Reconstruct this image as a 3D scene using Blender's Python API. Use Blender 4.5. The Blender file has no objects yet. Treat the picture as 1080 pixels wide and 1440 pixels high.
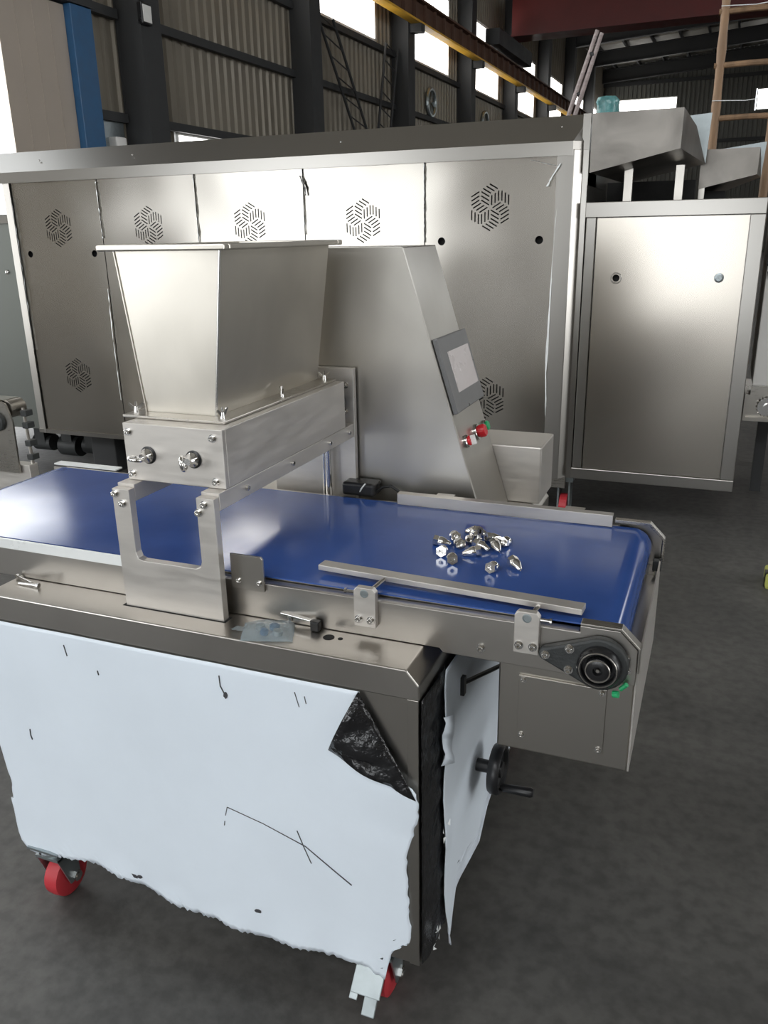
import bpy, bmesh, math, random
from mathutils import Vector, Matrix

random.seed(7)
scene = bpy.context.scene
COL = scene.collection
ZO = 0.035            # design heights are measured from 35 mm above the floor
F = -ZO               # floor height in design coordinates
HY = math.radians(1.188)   # the hall stands turned a little against the machines
CA, SA = math.cos(HY), math.sin(HY)

# ------------------------------------------------------------------ camera
cam_d = bpy.data.cameras.new('camera')
cam = bpy.data.objects.new('camera', cam_d)
COL.objects.link(cam)
right = Vector((0.9288033, 0.3701687, -0.0173063))
down = Vector((0.1036048, -0.3042305, -0.9469476))
fwd = Vector((-0.3557955, 0.8777351, -0.3209216))
m = Matrix((right, -down, -fwd)).transposed().to_4x4()
m.translation = Vector((0, 0, 1.5 + ZO))
cam.matrix_world = m
cam_d.sensor_fit = 'VERTICAL'
cam_d.sensor_height = 36.0
cam_d.lens = 28.95
cam_d.clip_start = 0.05
cam_d.clip_end = 300
scene.camera = cam

# ------------------------------------------------------------------ world, light, exposure
scene.view_settings.view_transform = 'Standard'
scene.view_settings.look = 'None'
scene.view_settings.exposure = 0.08
scene.view_settings.gamma = 1.0
scene.view_settings.use_curve_mapping = False
scene.cycles.use_denoising = True
scene.cycles.denoiser = 'OPENIMAGEDENOISE'
scene.cycles.denoising_prefilter = 'ACCURATE'
world = bpy.data.worlds.new('overcast_sky')
scene.world = world
world.use_nodes = True
bg = world.node_tree.nodes['Background']
bg.inputs[0].default_value = (0.90, 0.95, 1.0, 1)
bg.inputs[1].default_value = 3.0


def hall_pt(x, y, z):
    return Vector((CA * x + SA * y, -SA * x + CA * y, z + ZO))


def area_light(name, hx, hy, hz, sx, sz, direction, radiance, color):
    """area light standing in an opening of the hall; direction is the hall axis it shines along"""
    d = bpy.data.lights.new(name, 'AREA')
    d.shape = 'RECTANGLE'
    d.size, d.size_y = sx, sz
    d.energy = radiance * math.pi * sx * sz
    d.color = color
    o = bpy.data.objects.new(name, d)
    COL.objects.link(o)
    o.location = hall_pt(hx, hy, hz)
    dv = hall_pt(*direction) - hall_pt(0, 0, 0)
    o.rotation_euler = dv.to_track_quat('-Z', 'Y').to_euler()
    return o


area_light('daylight_side_door', -9.95, 5.4, 2.33, 8.7, 4.6, (1, 0, 0), 3.2, (1.0, 0.98, 0.95))
area_light('daylight_front_door', -6.9, -4.88, 1.6, 4.2, 3.2, (0, 1, 0), 1.15, (1.0, 0.985, 0.96))
area_light('daylight_small_front_door', -0.8, -4.88, 1.25, 2.8, 2.5, (0, 1, 0), 1.25, (1.0, 0.985, 0.96))
area_light('added_high_front_light', -2.5, -4.88, 7.0, 13.0, 3.0, (0, 1, 0), 2.6, (1.0, 0.99, 0.97))  # unseen source, added high up to brighten the film
area_light('daylight_right_windows', 11.9, 14.0, 7.4, 40.0, 2.2, (-1, 0, 0), 1.3, (1.0, 0.98, 0.94))
area_light('added_right_light', 11.9, 3.0, 1.75, 4.6, 3.5, (-1, 0, 0), 4.0, (1.0, 0.985, 0.96))  # unseen source, added for bright accents on faces turned right

# ------------------------------------------------------------------ mesh helpers


class MB:
    def __init__(self):
        self.v, self.f = [], []

    def add(self, vs, fs):
        n = len(self.v)
        self.v += [tuple(p) for p in vs]
        self.f += [tuple(i + n for i in q) for q in fs]
        return self

    def box(self, x0, x1, y0, y1, z0, z1):
        vs = [(x, y, z) for z in (z0, z1) for y in (y0, y1) for x in (x0, x1)]
        return self.add(vs, [(0, 2, 3, 1), (4, 5, 7, 6), (0, 1, 5, 4), (2, 6, 7, 3), (0, 4, 6, 2), (1, 3, 7, 5)])

    def prism(self, poly, axis, a, b):
        """poly: 2D outline; axis 'x': (y,z), 'y': (x,z), 'z': (x,y); extruded from a to b"""
        def P(p, t):
            return {'x': (t, p[0], p[1]), 'y': (p[0], t, p[1]), 'z': (p[0], p[1], t)}[axis]
        n = len(poly)
        vs = [P(p, a) for p in poly] + [P(p, b) for p in poly]
        fs = [tuple(range(n)), tuple(range(2 * n - 1, n - 1, -1))]
        fs += [(i, i + n, (i + 1) % n + n, (i + 1) % n) for i in range(n)]
        return self.add(vs, fs)

    def cyl(self, p0, p1, r0, r1=None, n=20, caps=True):
        r1 = r0 if r1 is None else r1
        p0, p1 = Vector(p0), Vector(p1)
        d = (p1 - p0).normalized()
        u = d.orthogonal().normalized()
        w = d.cross(u)
        vs = []
        for p, r in ((p0, r0), (p1, r1)):
            for i in range(n):
                a = 2 * math.pi * i / n
                vs.append(p + (u * math.cos(a) + w * math.sin(a)) * r)
        fs = [(i, (i + 1) % n, (i + 1) % n + n, i + n) for i in range(n)]
        if caps:
            fs += [tuple(range(n - 1, -1, -1)), tuple(range(n, 2 * n))]
        return self.add(vs, fs)

    def tube(self, pts, r, n=10):
        pts = [Vector(p) for p in pts]
        rings = []
        for i, p in enumerate(pts):
            d = (pts[min(i + 1, len(pts) - 1)] - pts[max(i - 1, 0)]).normalized()
            ref = Vector((0, 0, 1)) if abs(d.z) < 0.9 else Vector((1, 0, 0))
            u = d.cross(ref).normalized()
            w = d.cross(u)
            rr = r[i] if isinstance(r, (list, tuple)) else r
            rings.append([p + (u * math.cos(2 * math.pi * k / n) + w * math.sin(2 * math.pi * k / n)) * rr for k in range(n)])
        vs = [p for ring in rings for p in ring]
        fs = []
        for i in range(len(rings) - 1):
            for k in range(n):
                fs.append((i * n + k, i * n + (k + 1) % n, (i + 1) * n + (k + 1) % n, (i + 1) * n + k))
        fs += [tuple(range(n - 1, -1, -1)), tuple(range((len(rings) - 1) * n, len(rings) * n))]
        return self.add(vs, fs)

    def lathe(self, prof, c, axis, n=28):
        """prof: list of (radius, offset along axis)"""
        d = Vector(axis).normalized()
        u = d.orthogonal().normalized()
        w = d.cross(u)
        c = Vector(c)
        vs = []
        for r, t in prof:
            for k in range(n):
                a = 2 * math.pi * k / n
                vs.append(c + d * t + (u * math.cos(a) + w * math.sin(a)) * r)
        fs = []
        for i in range(len(prof) - 1):
            for k in range(n):
                fs.append((i * n + k, i * n + (k + 1) % n, (i + 1) * n + (k + 1) % n, (i + 1) * n + k))
        fs += [tuple(range(n - 1, -1, -1)), tuple(range((len(prof) - 1) * n, len(prof) * n))]
        return self.add(vs, fs)

    def torus(self, c, axis, R, r, n=24, k=10):
        d = Vector(axis).normalized()
        u = d.orthogonal().normalized()
        w = d.cross(u)
        c = Vector(c)
        vs, fs = [], []
        for i in range(n):
            a = 2 * math.pi * i / n
            e = u * math.cos(a) + w * math.sin(a)
            for j in range(k):
                b = 2 * math.pi * j / k
                vs.append(c + e * (R + r * math.cos(b)) + d * (r * math.sin(b)))
        for i in range(n):
            for j in range(k):
                fs.append((i * k + j, ((i + 1) % n) * k + j, ((i + 1) % n) * k + (j + 1) % k, i * k + (j + 1) % k))
        return self.add(vs, fs)

    def mesh(self, name, shift=Vector((0, 0, 0)), hall=False):
        me = bpy.data.meshes.new(name)
        if hall:
            vs = [hall_pt(*p) - shift for p in self.v]
        else:
            vs = [Vector(p) + Vector((0, 0, ZO)) - shift for p in self.v]
        me.from_pydata([tuple(p) for p in vs], [], self.f)
        bm = bmesh.new()
        bm.from_mesh(me)
        bmesh.ops.recalc_face_normals(bm, faces=bm.faces)
        bm.to_mesh(me)
        bm.free()
        return me


ROOT = {}


def tag(o, label=None, cat=None, group=None, kind=None):
    if label:
        o['label'] = label
    if cat:
        o['category'] = cat
    if group:
        o['group'] = group
    if kind:
        o['kind'] = kind
    return o


def thing(name, label, cat, loc, group=None, hall=False):
    o = bpy.data.objects.new(name, None)
    COL.objects.link(o)
    o.empty_display_size = 0.05
    o.location = hall_pt(*loc) if hall else Vector(loc) + Vector((0, 0, ZO))
    ROOT[o.name] = o.location.copy()
    return tag(o, label, cat, group)


def origin(parent):
    while parent.parent:
        parent = parent.parent
    return ROOT.get(parent.name, Vector((0, 0, 0)))


def build(name, mb, mat, parent=None, bev=0.0, smooth=False, hall=False, seg=2):
    """link one mesh object; its vertices are given in design coordinates"""
    shift = origin(parent) if parent else Vector((0, 0, 0))
    me = mb.mesh(name, shift, hall)
    me.materials.append(mat)
    o = bpy.data.objects.new(name, me)
    COL.objects.link(o)
    if parent:
        o.parent = parent
    if smooth:
        for p in me.polygons:
            p.use_smooth = True
        try:
            me.set_sharp_from_angle(angle=math.radians(40))
        except Exception:
            pass
    if bev > 0:
        md = o.modifiers.new('edge', 'BEVEL')
        md.width = bev
        md.segments = seg
        md.limit_method = 'ANGLE'
        md.angle_limit = math.radians(40)
        md.harden_normals = False
    return o


def single(name, mb, mat, label, cat, loc, group=None, **kw):
    """a thing that is one mesh, its origin at loc"""
    hall = kw.get('hall', False)
    sh = hall_pt(*loc) if hall else Vector(loc) + Vector((0, 0, ZO))
    me = mb.mesh(name, sh, hall)
    me.materials.append(mat)
    o = bpy.data.objects.new(name, me)
    COL.objects.link(o)
    o.location = sh
    ROOT[o.name] = sh.copy()
    if kw.get('smooth'):
        for p in me.polygons:
            p.use_smooth = True
        me.set_sharp_from_angle(angle=math.radians(40))
    if kw.get('bev'):
        md = o.modifiers.new('edge', 'BEVEL')
        md.width = kw['bev']
        md.segments = 2
        md.limit_method = 'ANGLE'
        md.angle_limit = math.radians(40)
    return tag(o, label, cat, group)


def struct(name, mb, mat, hall=True, **kw):
    o = build(name, mb, mat, None, hall=hall, **kw)
    o['kind'] = 'structure'
    return o


def stamp(name, me, mat, parent, pos, axis=(0, -1, 0), spin=0.0):
    """a small alike piece sharing its mesh (made along +Z at the origin)"""
    if not me.materials:
        me.materials.append(mat)
    o = bpy.data.objects.new(name, me)
    COL.objects.link(o)
    o.parent = parent
    o.location = Vector(pos) + Vector((0, 0, ZO)) - origin(parent)
    q = Vector((0, 0, 1)).rotation_difference(Vector(axis))
    o.rotation_mode = 'QUATERNION'
    from mathutils import Quaternion
    o.rotation_quaternion = q @ Quaternion((0, 0, 1), spin)
    return o


def flat_fill(outer, holes):
    """2D outline with holes -> (verts2d, tris)"""
    bm = bmesh.new()
    edges = []
    for loop in [outer] + holes:
        vs = [bm.verts.new((p[0], p[1], 0)) for p in loop]
        for i in range(len(vs)):
            edges.append(bm.edges.new((vs[i], vs[(i + 1) % len(vs)])))
    bmesh.ops.triangle_fill(bm, use_beauty=True, use_dissolve=False, edges=edges)
    bm.verts.index_update()
    vs = [(v.co.x, v.co.y) for v in bm.verts]
    fs = [tuple(v.index for v in f.verts) for f in bm.faces]
    bm.free()
    return vs, fs


def plate_with_holes(outer, holes, y0, y1):
    """a sheet in the XZ plane with real openings, from y0 (front) to y1"""
    mb = MB()
    vs, fs = flat_fill(outer, holes)
    mb.add([(x, y0, z) for x, z in vs], fs)
    mb.add([(x, y1, z) for x, z in vs], fs)
    for loop in [outer] + holes:
        n = len(loop)
        mb.add([(x, y0, z) for x, z in loop] + [(x, y1, z) for x, z in loop],
               [(i, (i + 1) % n, (i + 1) % n + n, i + n) for i in range(n)])
    return mb


def circle(cx, cz, r, n=20):
    return [(cx + r * math.cos(2 * math.pi * i / n), cz + r * math.sin(2 * math.pi * i / n)) for i in range(n)]


# ------------------------------------------------------------------ materials


def new_mat(name):
    mt = bpy.data.materials.new(name)
    mt.use_nodes = True
    nt = mt.node_tree
    return mt, nt, nt.nodes['Principled BSDF']


def plain(name, col, rough=0.5, metal=0.0, var=0.12, scale=6.0, bump=0.0, bscale=40.0, coat=0.0, spec=0.5, stretch=(1, 1, 1), rvar=0.1):
    mt, nt, p = new_mat(name)
    N, L = nt.nodes, nt.links
    tc = N.new('ShaderNodeTexCoord')
    mp = N.new('ShaderNodeMapping')
    mp.inputs['Scale'].default_value = stretch
    L.new(tc.outputs['Object'], mp.inputs['Vector'])
    nz = N.new('ShaderNodeTexNoise')
    nz.inputs['Scale'].default_value = scale
    nz.inputs['Detail'].default_value = 6
    nz.inputs['Roughness'].default_value = 0.6
    L.new(mp.outputs[0], nz.inputs['Vector'])
    cr = N.new('ShaderNodeValToRGB')
    cr.color_ramp.elements[0].position = 0.3
    cr.color_ramp.elements[1].position = 0.7
    cr.color_ramp.elements[0].color = tuple(max(0, c * (1 - var)) for c in col) + (1,)
    cr.color_ramp.elements[1].color = tuple(min(1, c * (1 + var)) for c in col) + (1,)
    L.new(nz.outputs['Fac'], cr.inputs[0])
    L.new(cr.outputs[0], p.inputs['Base Color'])
    mr = N.new('ShaderNodeMapRange')
    mr.inputs['From Min'].default_value = 0.3
    mr.inputs['From Max'].default_value = 0.7
    mr.inputs['To Min'].default_value = max(0.02, rough - rvar)
    mr.inputs['To Max'].default_value = min(1, rough + rvar)
    L.new(nz.outputs['Fac'], mr.inputs['Value'])
    L.new(mr.outputs[0], p.inputs['Roughness'])
    p.inputs['Metallic'].default_value = metal
    p.inputs['Specular IOR Level'].default_value = spec
    if coat:
        p.inputs['Coat Weight'].default_value = coat
        p.inputs['Coat Roughness'].default_value = 0.15
    if bump:
        n2 = N.new('ShaderNodeTexNoise')
        n2.inputs['Scale'].default_value = bscale
        n2.inputs['Detail'].default_value = 4
        L.new(mp.outputs[0], n2.inputs['Vector'])
        b = N.new('ShaderNodeBump')
        b.inputs['Strength'].default_value = bump
        b.inputs['Distance'].default_value = 0.01
        L.new(n2.outputs['Fac'], b.inputs['Height'])
        L.new(b.outputs[0], p.inputs['Normal'])
    return mt


def steel(name, col=(0.48, 0.455, 0.415), rough=0.3, brush=(1, 1, 60), wave=0.0, wscale=2.5, stain=0.05, bstr=0.0, rvar=0.010, grain=True):
    """brushed stainless sheet: long grain, soft stains and, for thin sheets, a gentle buckle"""
    mt, nt, p = new_mat(name)
    N, L = nt.nodes, nt.links
    tc = N.new('ShaderNodeTexCoord')
    mp = N.new('ShaderNodeMapping')
    mp.inputs['Scale'].default_value = brush
    L.new(tc.outputs['Object'], mp.inputs['Vector'])
    gr = N.new('ShaderNodeTexNoise')
    gr.inputs['Scale'].default_value = 22
    gr.inputs['Detail'].default_value = 3
    L.new(mp.outputs[0], gr.inputs['Vector'])
    st = N.new('ShaderNodeTexNoise')
    st.inputs['Scale'].default_value = 5.0
    st.inputs['Detail'].default_value = 4 if grain else 0.5
    st.inputs['Distortion'].default_value = 0.6 if grain else 0.0
    L.new(tc.outputs['Object'], st.inputs['Vector'])
    cr = N.new('ShaderNodeValToRGB')
    cr.color_ramp.elements[0].position = 0.32
    cr.color_ramp.elements[1].position = 0.68
    cr.color_ramp.elements[0].color = tuple(c * (1 - stain) for c in col) + (1,)
    cr.color_ramp.elements[1].color = tuple(min(1, c * (1 + stain * 0.6)) for c in col) + (1,)
    L.new(st.outputs['Fac'], cr.inputs[0])
    if grain:
        L.new(cr.outputs[0], p.inputs['Base Color'])
    else:
        p.inputs['Base Color'].default_value = tuple(col) + (1,)
    ad = N.new('ShaderNodeMath')
    ad.operation = 'ADD'
    L.new((gr if grain else st).outputs['Fac'], ad.inputs[0])
    L.new(st.outputs['Fac'], ad.inputs[1])
    mr = N.new('ShaderNodeMapRange')
    mr.inputs['From Min'].default_value = 0.7
    mr.inputs['From Max'].default_value = 1.3
    mr.inputs['To Min'].default_value = max(0.05, rough - rvar)
    mr.inputs['To Max'].default_value = rough + rvar
    L.new(ad.outputs[0], mr.inputs['Value'])
    if grain:
        L.new(mr.outputs[0], p.inputs['Roughness'])
    else:
        p.inputs['Roughness'].default_value = rough
    p.inputs['Metallic'].default_value = 1.0
    if wave:
        # thin sheet buckles: the surface leans softly one way and the other
        wv = N.new('ShaderNodeTexNoise')
        wv.inputs['Scale'].default_value = wscale
        wv.inputs['Detail'].default_value = 1.0
        L.new(tc.outputs['Object'], wv.inputs['Vector'])
        sb = N.new('ShaderNodeVectorMath')
        sb.operation = 'SUBTRACT'
        sb.inputs[1].default_value = (0.5, 0.5, 0.5)
        L.new(wv.outputs['Color'], sb.inputs[0])
        sc = N.new('ShaderNodeVectorMath')
        sc.operation = 'SCALE'
        sc.inputs['Scale'].default_value = wave
        L.new(sb.outputs[0], sc.inputs[0])
        ge = N.new('ShaderNodeNewGeometry')
        av = N.new('ShaderNodeVectorMath')
        av.operation = 'ADD'
        L.new(ge.outputs['Normal'], av.inputs[0])
        L.new(sc.outputs[0], av.inputs[1])
        nm = N.new('ShaderNodeVectorMath')
        nm.operation = 'NORMALIZE'
        L.new(av.outputs[0], nm.inputs[0])
        L.new(nm.outputs[0], p.inputs['Normal'])
    return mt


def glow(name, col, strength):
    mt, nt, p = new_mat(name)
    p.inputs['Base Color'].default_value = tuple(col) + (1,)
    p.inputs['Emission Color'].default_value = tuple(col) + (1,)
    p.inputs['Emission Strength'].default_value = strength
    nz = nt.nodes.new('ShaderNodeTexNoise')
    nz.inputs['Scale'].default_value = 0.5
    mr = nt.nodes.new('ShaderNodeMapRange')
    mr.inputs['To Min'].default_value = strength * 0.9
    mr.inputs['To Max'].default_value = strength * 1.1
    nt.links.new(nz.outputs['Fac'], mr.inputs['Value'])
    nt.links.new(mr.outputs[0], p.inputs['Emission Strength'])
    return mt


M_STEEL = steel('brushed_steel', rough=0.28, brush=(1, 30, 30))
M_STEEL_V = steel('brushed_steel_upright', grain=False, rough=0.28, brush=(40, 40, 1))
M_WORK = steel('worktop_steel', col=(0.50, 0.475, 0.44), rough=0.29, brush=(1, 30, 30))
M_HOPPER = steel('hopper_steel', col=(0.62, 0.585, 0.52), rough=0.36, brush=(30, 30, 1), wave=0.12, wscale=4.0, stain=0.07)
M_OVEN = steel('oven_sheet', grain=False, rvar=0.012, col=(0.44, 0.415, 0.375), rough=0.22, brush=(40, 40, 1), wave=0.16, wscale=1.6, stain=0.05)
M_OVENF = steel('oven_frame_steel', grain=False, rvar=0.012, col=(0.37, 0.355, 0.33), rough=0.28, brush=(1, 30, 30))
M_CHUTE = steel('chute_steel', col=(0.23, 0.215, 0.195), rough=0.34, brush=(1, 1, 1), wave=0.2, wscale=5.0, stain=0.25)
M_ENDP = steel('dull_end_panel', grain=False, col=(0.17, 0.18, 0.165), rough=0.45)
M_DOOR = steel('oven_door_steel', grain=False, rvar=0.012, col=(0.48, 0.445, 0.395), rough=0.24, brush=(1, 1, 30), wave=0.03, wscale=1.2, stain=0.04)
M_TOWER = steel('control_steel', col=(0.52, 0.50, 0.46), rough=0.34, brush=(40, 40, 1), wave=0.14, wscale=4.0, stain=0.06)
M_CHROME = steel('bright_steel', col=(0.78, 0.77, 0.75), rough=0.13, brush=(1, 1, 1), stain=0.05, bstr=0.0)
M_ALU = plain('machined_aluminium', (0.60, 0.57, 0.53), rough=0.42, metal=0.75, var=0.05, scale=14, stretch=(1, 1, 6))
M_ZINC = plain('zinc_plated', (0.36, 0.40, 0.41), rough=0.38, metal=0.9, var=0.1, scale=20)
M_BLACK = plain('black_plastic', (0.012, 0.012, 0.013), rough=0.32, var=0.3)
M_CAST = plain('black_cast_housing', (0.03, 0.033, 0.033), rough=0.5, var=0.25, bump=0.15, bscale=200)
M_RUBBER = plain('red_wheel', (0.45, 0.03, 0.04), rough=0.45)
M_BELT = plain('blue_belt', (0.030, 0.078, 0.275), rough=0.13, var=0.1, scale=5, rvar=0.03, spec=0.55)
M_FILM = plain('white_film', (0.74, 0.81, 0.88), rough=0.38, var=0.03, scale=4, bump=0.05, bscale=5, rvar=0.05)
M_FILMB = plain('black_film_back', (0.012, 0.012, 0.013), rough=0.2, var=0.3, bump=0.9, bscale=28, rvar=0.06)
M_SCRATCH = plain('scratch_mark', (0.05, 0.05, 0.055), rough=0.6)
M_WSTRIP = plain('white_plastic_strip', (0.78, 0.80, 0.79), rough=0.35, var=0.05)
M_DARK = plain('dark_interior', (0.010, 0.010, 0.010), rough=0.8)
M_COLUMN = plain('dark_painted_column', (0.030, 0.031, 0.032), rough=0.6, var=0.15, scale=2)
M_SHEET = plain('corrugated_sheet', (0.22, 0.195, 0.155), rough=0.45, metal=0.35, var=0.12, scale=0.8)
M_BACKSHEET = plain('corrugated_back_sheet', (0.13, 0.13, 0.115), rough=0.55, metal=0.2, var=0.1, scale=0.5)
M_ROOF = plain('roof_sheet', (0.32, 0.30, 0.26), rough=0.6, var=0.1, scale=0.5)
M_RED = plain('red_crane_paint', (0.10, 0.010, 0.008), rough=0.45, var=0.2, scale=1)
M_YELLOW = plain('yellow_paint', (0.75, 0.42, 0.04), rough=0.5, var=0.15, scale=2)
M_BROWN = plain('brown_primer', (0.11, 0.055, 0.035), rough=0.6, var=0.2, scale=2)
M_BLUE = plain('blue_paint', (0.025, 0.10, 0.22), rough=0.45, var=0.1)
M_BEIGE = plain('beige_door_panel', (0.42, 0.36, 0.30), rough=0.55, var=0.05, scale=1)
M_BAMBOO = plain('weathered_bamboo', (0.22, 0.135, 0.075), rough=0.6, var=0.35, scale=3, stretch=(6, 6, 1))
M_POLE = plain('grey_weathered_pole', (0.30, 0.25, 0.24), rough=0.55, var=0.3, scale=5, stretch=(1, 1, 8))
M_WHITE = plain('white_paint', (0.80, 0.79, 0.76), rough=0.4, var=0.03)
M_GREEN = plain('green_plastic', (0.02, 0.38, 0.14), rough=0.4)
M_REDP = plain('red_button', (0.62, 0.02, 0.03), rough=0.3)
M_BEZEL = plain('grey_bezel', (0.16, 0.16, 0.16), rough=0.35, var=0.05)
M_DISPLAY = plain('pale_display', (0.62, 0.57, 0.56), rough=0.25, var=0.03)  # pale base colour stands in for the reflection on the screen
M_TEAL = plain('teal_wrap', (0.10, 0.26, 0.26), rough=0.25, var=0.5, scale=14, bump=0.6, bscale=18)
M_WINDOW = glow('daylit_pane', (1.0, 0.99, 0.96), 5.0)
M_FRAME = plain('white_window_frame', (0.72, 0.71, 0.68), rough=0.5)
M_WOOD = plain('yellow_green_block', (0.40, 0.42, 0.10), rough=0.6)

# bag plastic
M_BAG, _nt, _p = new_mat('clear_bag_plastic')
_p.inputs['Base Color'].default_value = (0.45, 0.54, 0.58, 1)
_p.inputs['Roughness'].default_value = 0.12
_tr = _nt.nodes.new('ShaderNodeBsdfTransparent')
_mx = _nt.nodes.new('ShaderNodeMixShader')
_nz = _nt.nodes.new('ShaderNodeTexNoise')
_nz.inputs['Scale'].default_value = 35
_bp = _nt.nodes.new('ShaderNodeBump')
_bp.inputs['Strength'].default_value = 0.6
_bp.inputs['Distance'].default_value = 0.01
_nt.links.new(_nz.outputs['Fac'], _bp.inputs['Height'])
_nt.links.new(_bp.outputs[0], _p.inputs['Normal'])
_mx.inputs[0].default_value = 0.40
_nt.links.new(_tr.outputs[0], _mx.inputs[1])
_nt.links.new(_p.outputs[0], _mx.inputs[2])
_nt.links.new(_mx.outputs[0], _nt.nodes['Material Output'].inputs['Surface'])

# concrete floor
M_FLOOR, _nt, _p = new_mat('concrete_floor')
_N, _L = _nt.nodes, _nt.links
_tc = _N.new('ShaderNodeTexCoord')
_n1 = _N.new('ShaderNodeTexNoise')
_n1.inputs['Scale'].default_value = 1.6
_n1.inputs['Detail'].default_value = 8
_n1.inputs['Roughness'].default_value = 0.65
_n1.inputs['Distortion'].default_value = 0.4
_n2 = _N.new('ShaderNodeTexNoise')
_n2.inputs['Scale'].default_value = 26
_n2.inputs['Detail'].default_value = 6
_L.new(_tc.outputs['Object'], _n1.inputs['Vector'])
_L.new(_tc.outputs['Object'], _n2.inputs['Vector'])
_c1 = _N.new('ShaderNodeValToRGB')
_c1.color_ramp.elements[0].position = 0.35
_c1.color_ramp.elements[1].position = 0.68
_c1.color_ramp.elements[0].color = (0.060, 0.059, 0.056, 1)
_c1.color_ramp.elements[1].color = (0.120, 0.116, 0.108, 1)
_L.new(_n1.outputs['Fac'], _c1.inputs[0])
_c2 = _N.new('ShaderNodeValToRGB')
_c2.color_ramp.elements[0].position = 0.35
_c2.color_ramp.elements[1].position = 0.6
_c2.color_ramp.elements[0].color = (0.72, 0.72, 0.72, 1)
_c2.color_ramp.elements[1].color = (1, 1, 1, 1)
_L.new(_n2.outputs['Fac'], _c2.inputs[0])
_mm = _N.new('ShaderNodeMix')
_mm.data_type = 'RGBA'
_mm.blend_type = 'MULTIPLY'
_mm.inputs[0].default_value = 1.0
_L.new(_c1.outputs[0], _mm.inputs[6])
_L.new(_c2.outputs[0], _mm.inputs[7])
_L.new(_mm.outputs[2], _p.inputs['Base Color'])
_p.inputs['Roughness'].default_value = 0.55
_p.inputs['Specular IOR Level'].default_value = 0.35
_bp = _N.new('ShaderNodeBump')
_bp.inputs['Strength'].default_value = 0.15
_bp.inputs['Distance'].default_value = 0.01
_L.new(_n2.outputs['Fac'], _bp.inputs['Height'])
_L.new(_bp.outputs[0], _p.inputs['Normal'])

# ------------------------------------------------------------------ shared small meshes


def mesh_only(mb, name):
    me = mb.mesh(name, Vector((0, 0, ZO)))
    for p in me.polygons:
        p.use_smooth = True
    me.set_sharp_from_angle(angle=math.radians(35))
    return me


def bolt_mesh(r, h, name='bolt'):
    mb = MB()
    mb.lathe([(r * 1.45, 0), (r * 1.45, h * 0.18), (r, h * 0.18), (r, h * 0.9), (r * 0.88, h), (r * 0.52, h), (r * 0.5, h * 0.45), (0.0002, h * 0.45)], (0, 0, 0), (0, 0, 1), n=14)
    return mesh_only(mb, name)


BOLT = bolt_mesh(0.0055, 0.008)
BOLT_S = bolt_mesh(0.004, 0.005)
BOLT_O = bolt_mesh(0.010, 0.006)


def wing_nut():
    mb = MB()
    mb.cyl((0, 0, 0), (0, 0, 0.012), 0.0055, 0.004, 12)
    mb.cyl((0, 0, 0.012), (0, 0, 0.022), 0.0025, 0.0025, 8)
    for s in (-1, 1):
        mb.prism([(s * 0.003, 0.003), (s * 0.009, 0.008), (s * 0.016, 0.018), (s * 0.013, 0.020), (s * 0.003, 0.011)], 'y', -0.0015, 0.0015)
    return mesh_only(mb, 'wing_nut')


WING = wing_nut()

# ================================================================== THE HALL
XW = -9.85
COLS = [12.46 + 5.855 * k for k in range(-3, 8)]   # column spacing along the left wall
Y_BACK, Y_FRONT, X_RIGHT = 60.0, -5.0, 12.0


def roof_z(x):
    return 11.2 + 0.063 * (x - XW) if x < 6 else 11.2 + 0.063 * (6 - XW) - 0.063 * (x - 6)


mb = MB()
mb.box(XW - 3, X_RIGHT + 3, Y_FRONT - 3, Y_BACK + 2, F - 0.2, F)
struct('floor', mb, M_FLOOR)

# openings of the left wall (y0, y1, z0, z1)
openings = [(1.0, 9.75, F, 4.7)]
windows = []
BASE = [12.85 + 6.04 * k for k in range(-3, 8)]
for c in BASE:
    windows.append((c + 0.28, c + 3.95, 6.33, 8.6))
low_windows = [(13.55, 15.35, 1.3, 3.33)]
openings += windows + low_windows
low_windows_set = set(low_windows)


def corrugated(a0, a1, pitch, depth, top, cuts, put, z0=F):
    """trapezoid ribs along one direction with rectangular openings; put(a, d, z) -> point"""
    mb = MB()
    prof = [(0.0, 0), (0.5, 0), (0.6, depth), (0.9, depth), (1.0, 0)]
    xs = []
    n = int(round((a1 - a0) / pitch))
    for i in range(n):
        for t, d in prof[:-1]:
            xs.append((a0 + (i + t) * pitch, d))
    xs.append((a1, 0))
    for (aa, da), (ab, db) in zip(xs[:-1], xs[1:]):
        mid = (aa + ab) / 2
        bands = [(z0, top(mid))]
        for (y0, y1, c0, c1) in cuts:
            if y0 <= mid <= y1:
                nb = []
                for (b0, b1) in bands:
                    if c1 <= b0 or c0 >= b1:
                        nb.append((b0, b1))
                        continue
                    if c0 > b0:
                        nb.append((b0, c0))
                    if c1 < b1:
                        nb.append((c1, b1))
                bands = nb
        for b0, b1 in bands:
            mb.add([put(aa, da, b0), put(ab, db, b0), put(ab, db, b1), put(aa, da, b1)], [(0, 1, 2, 3)])
    return mb


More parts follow.
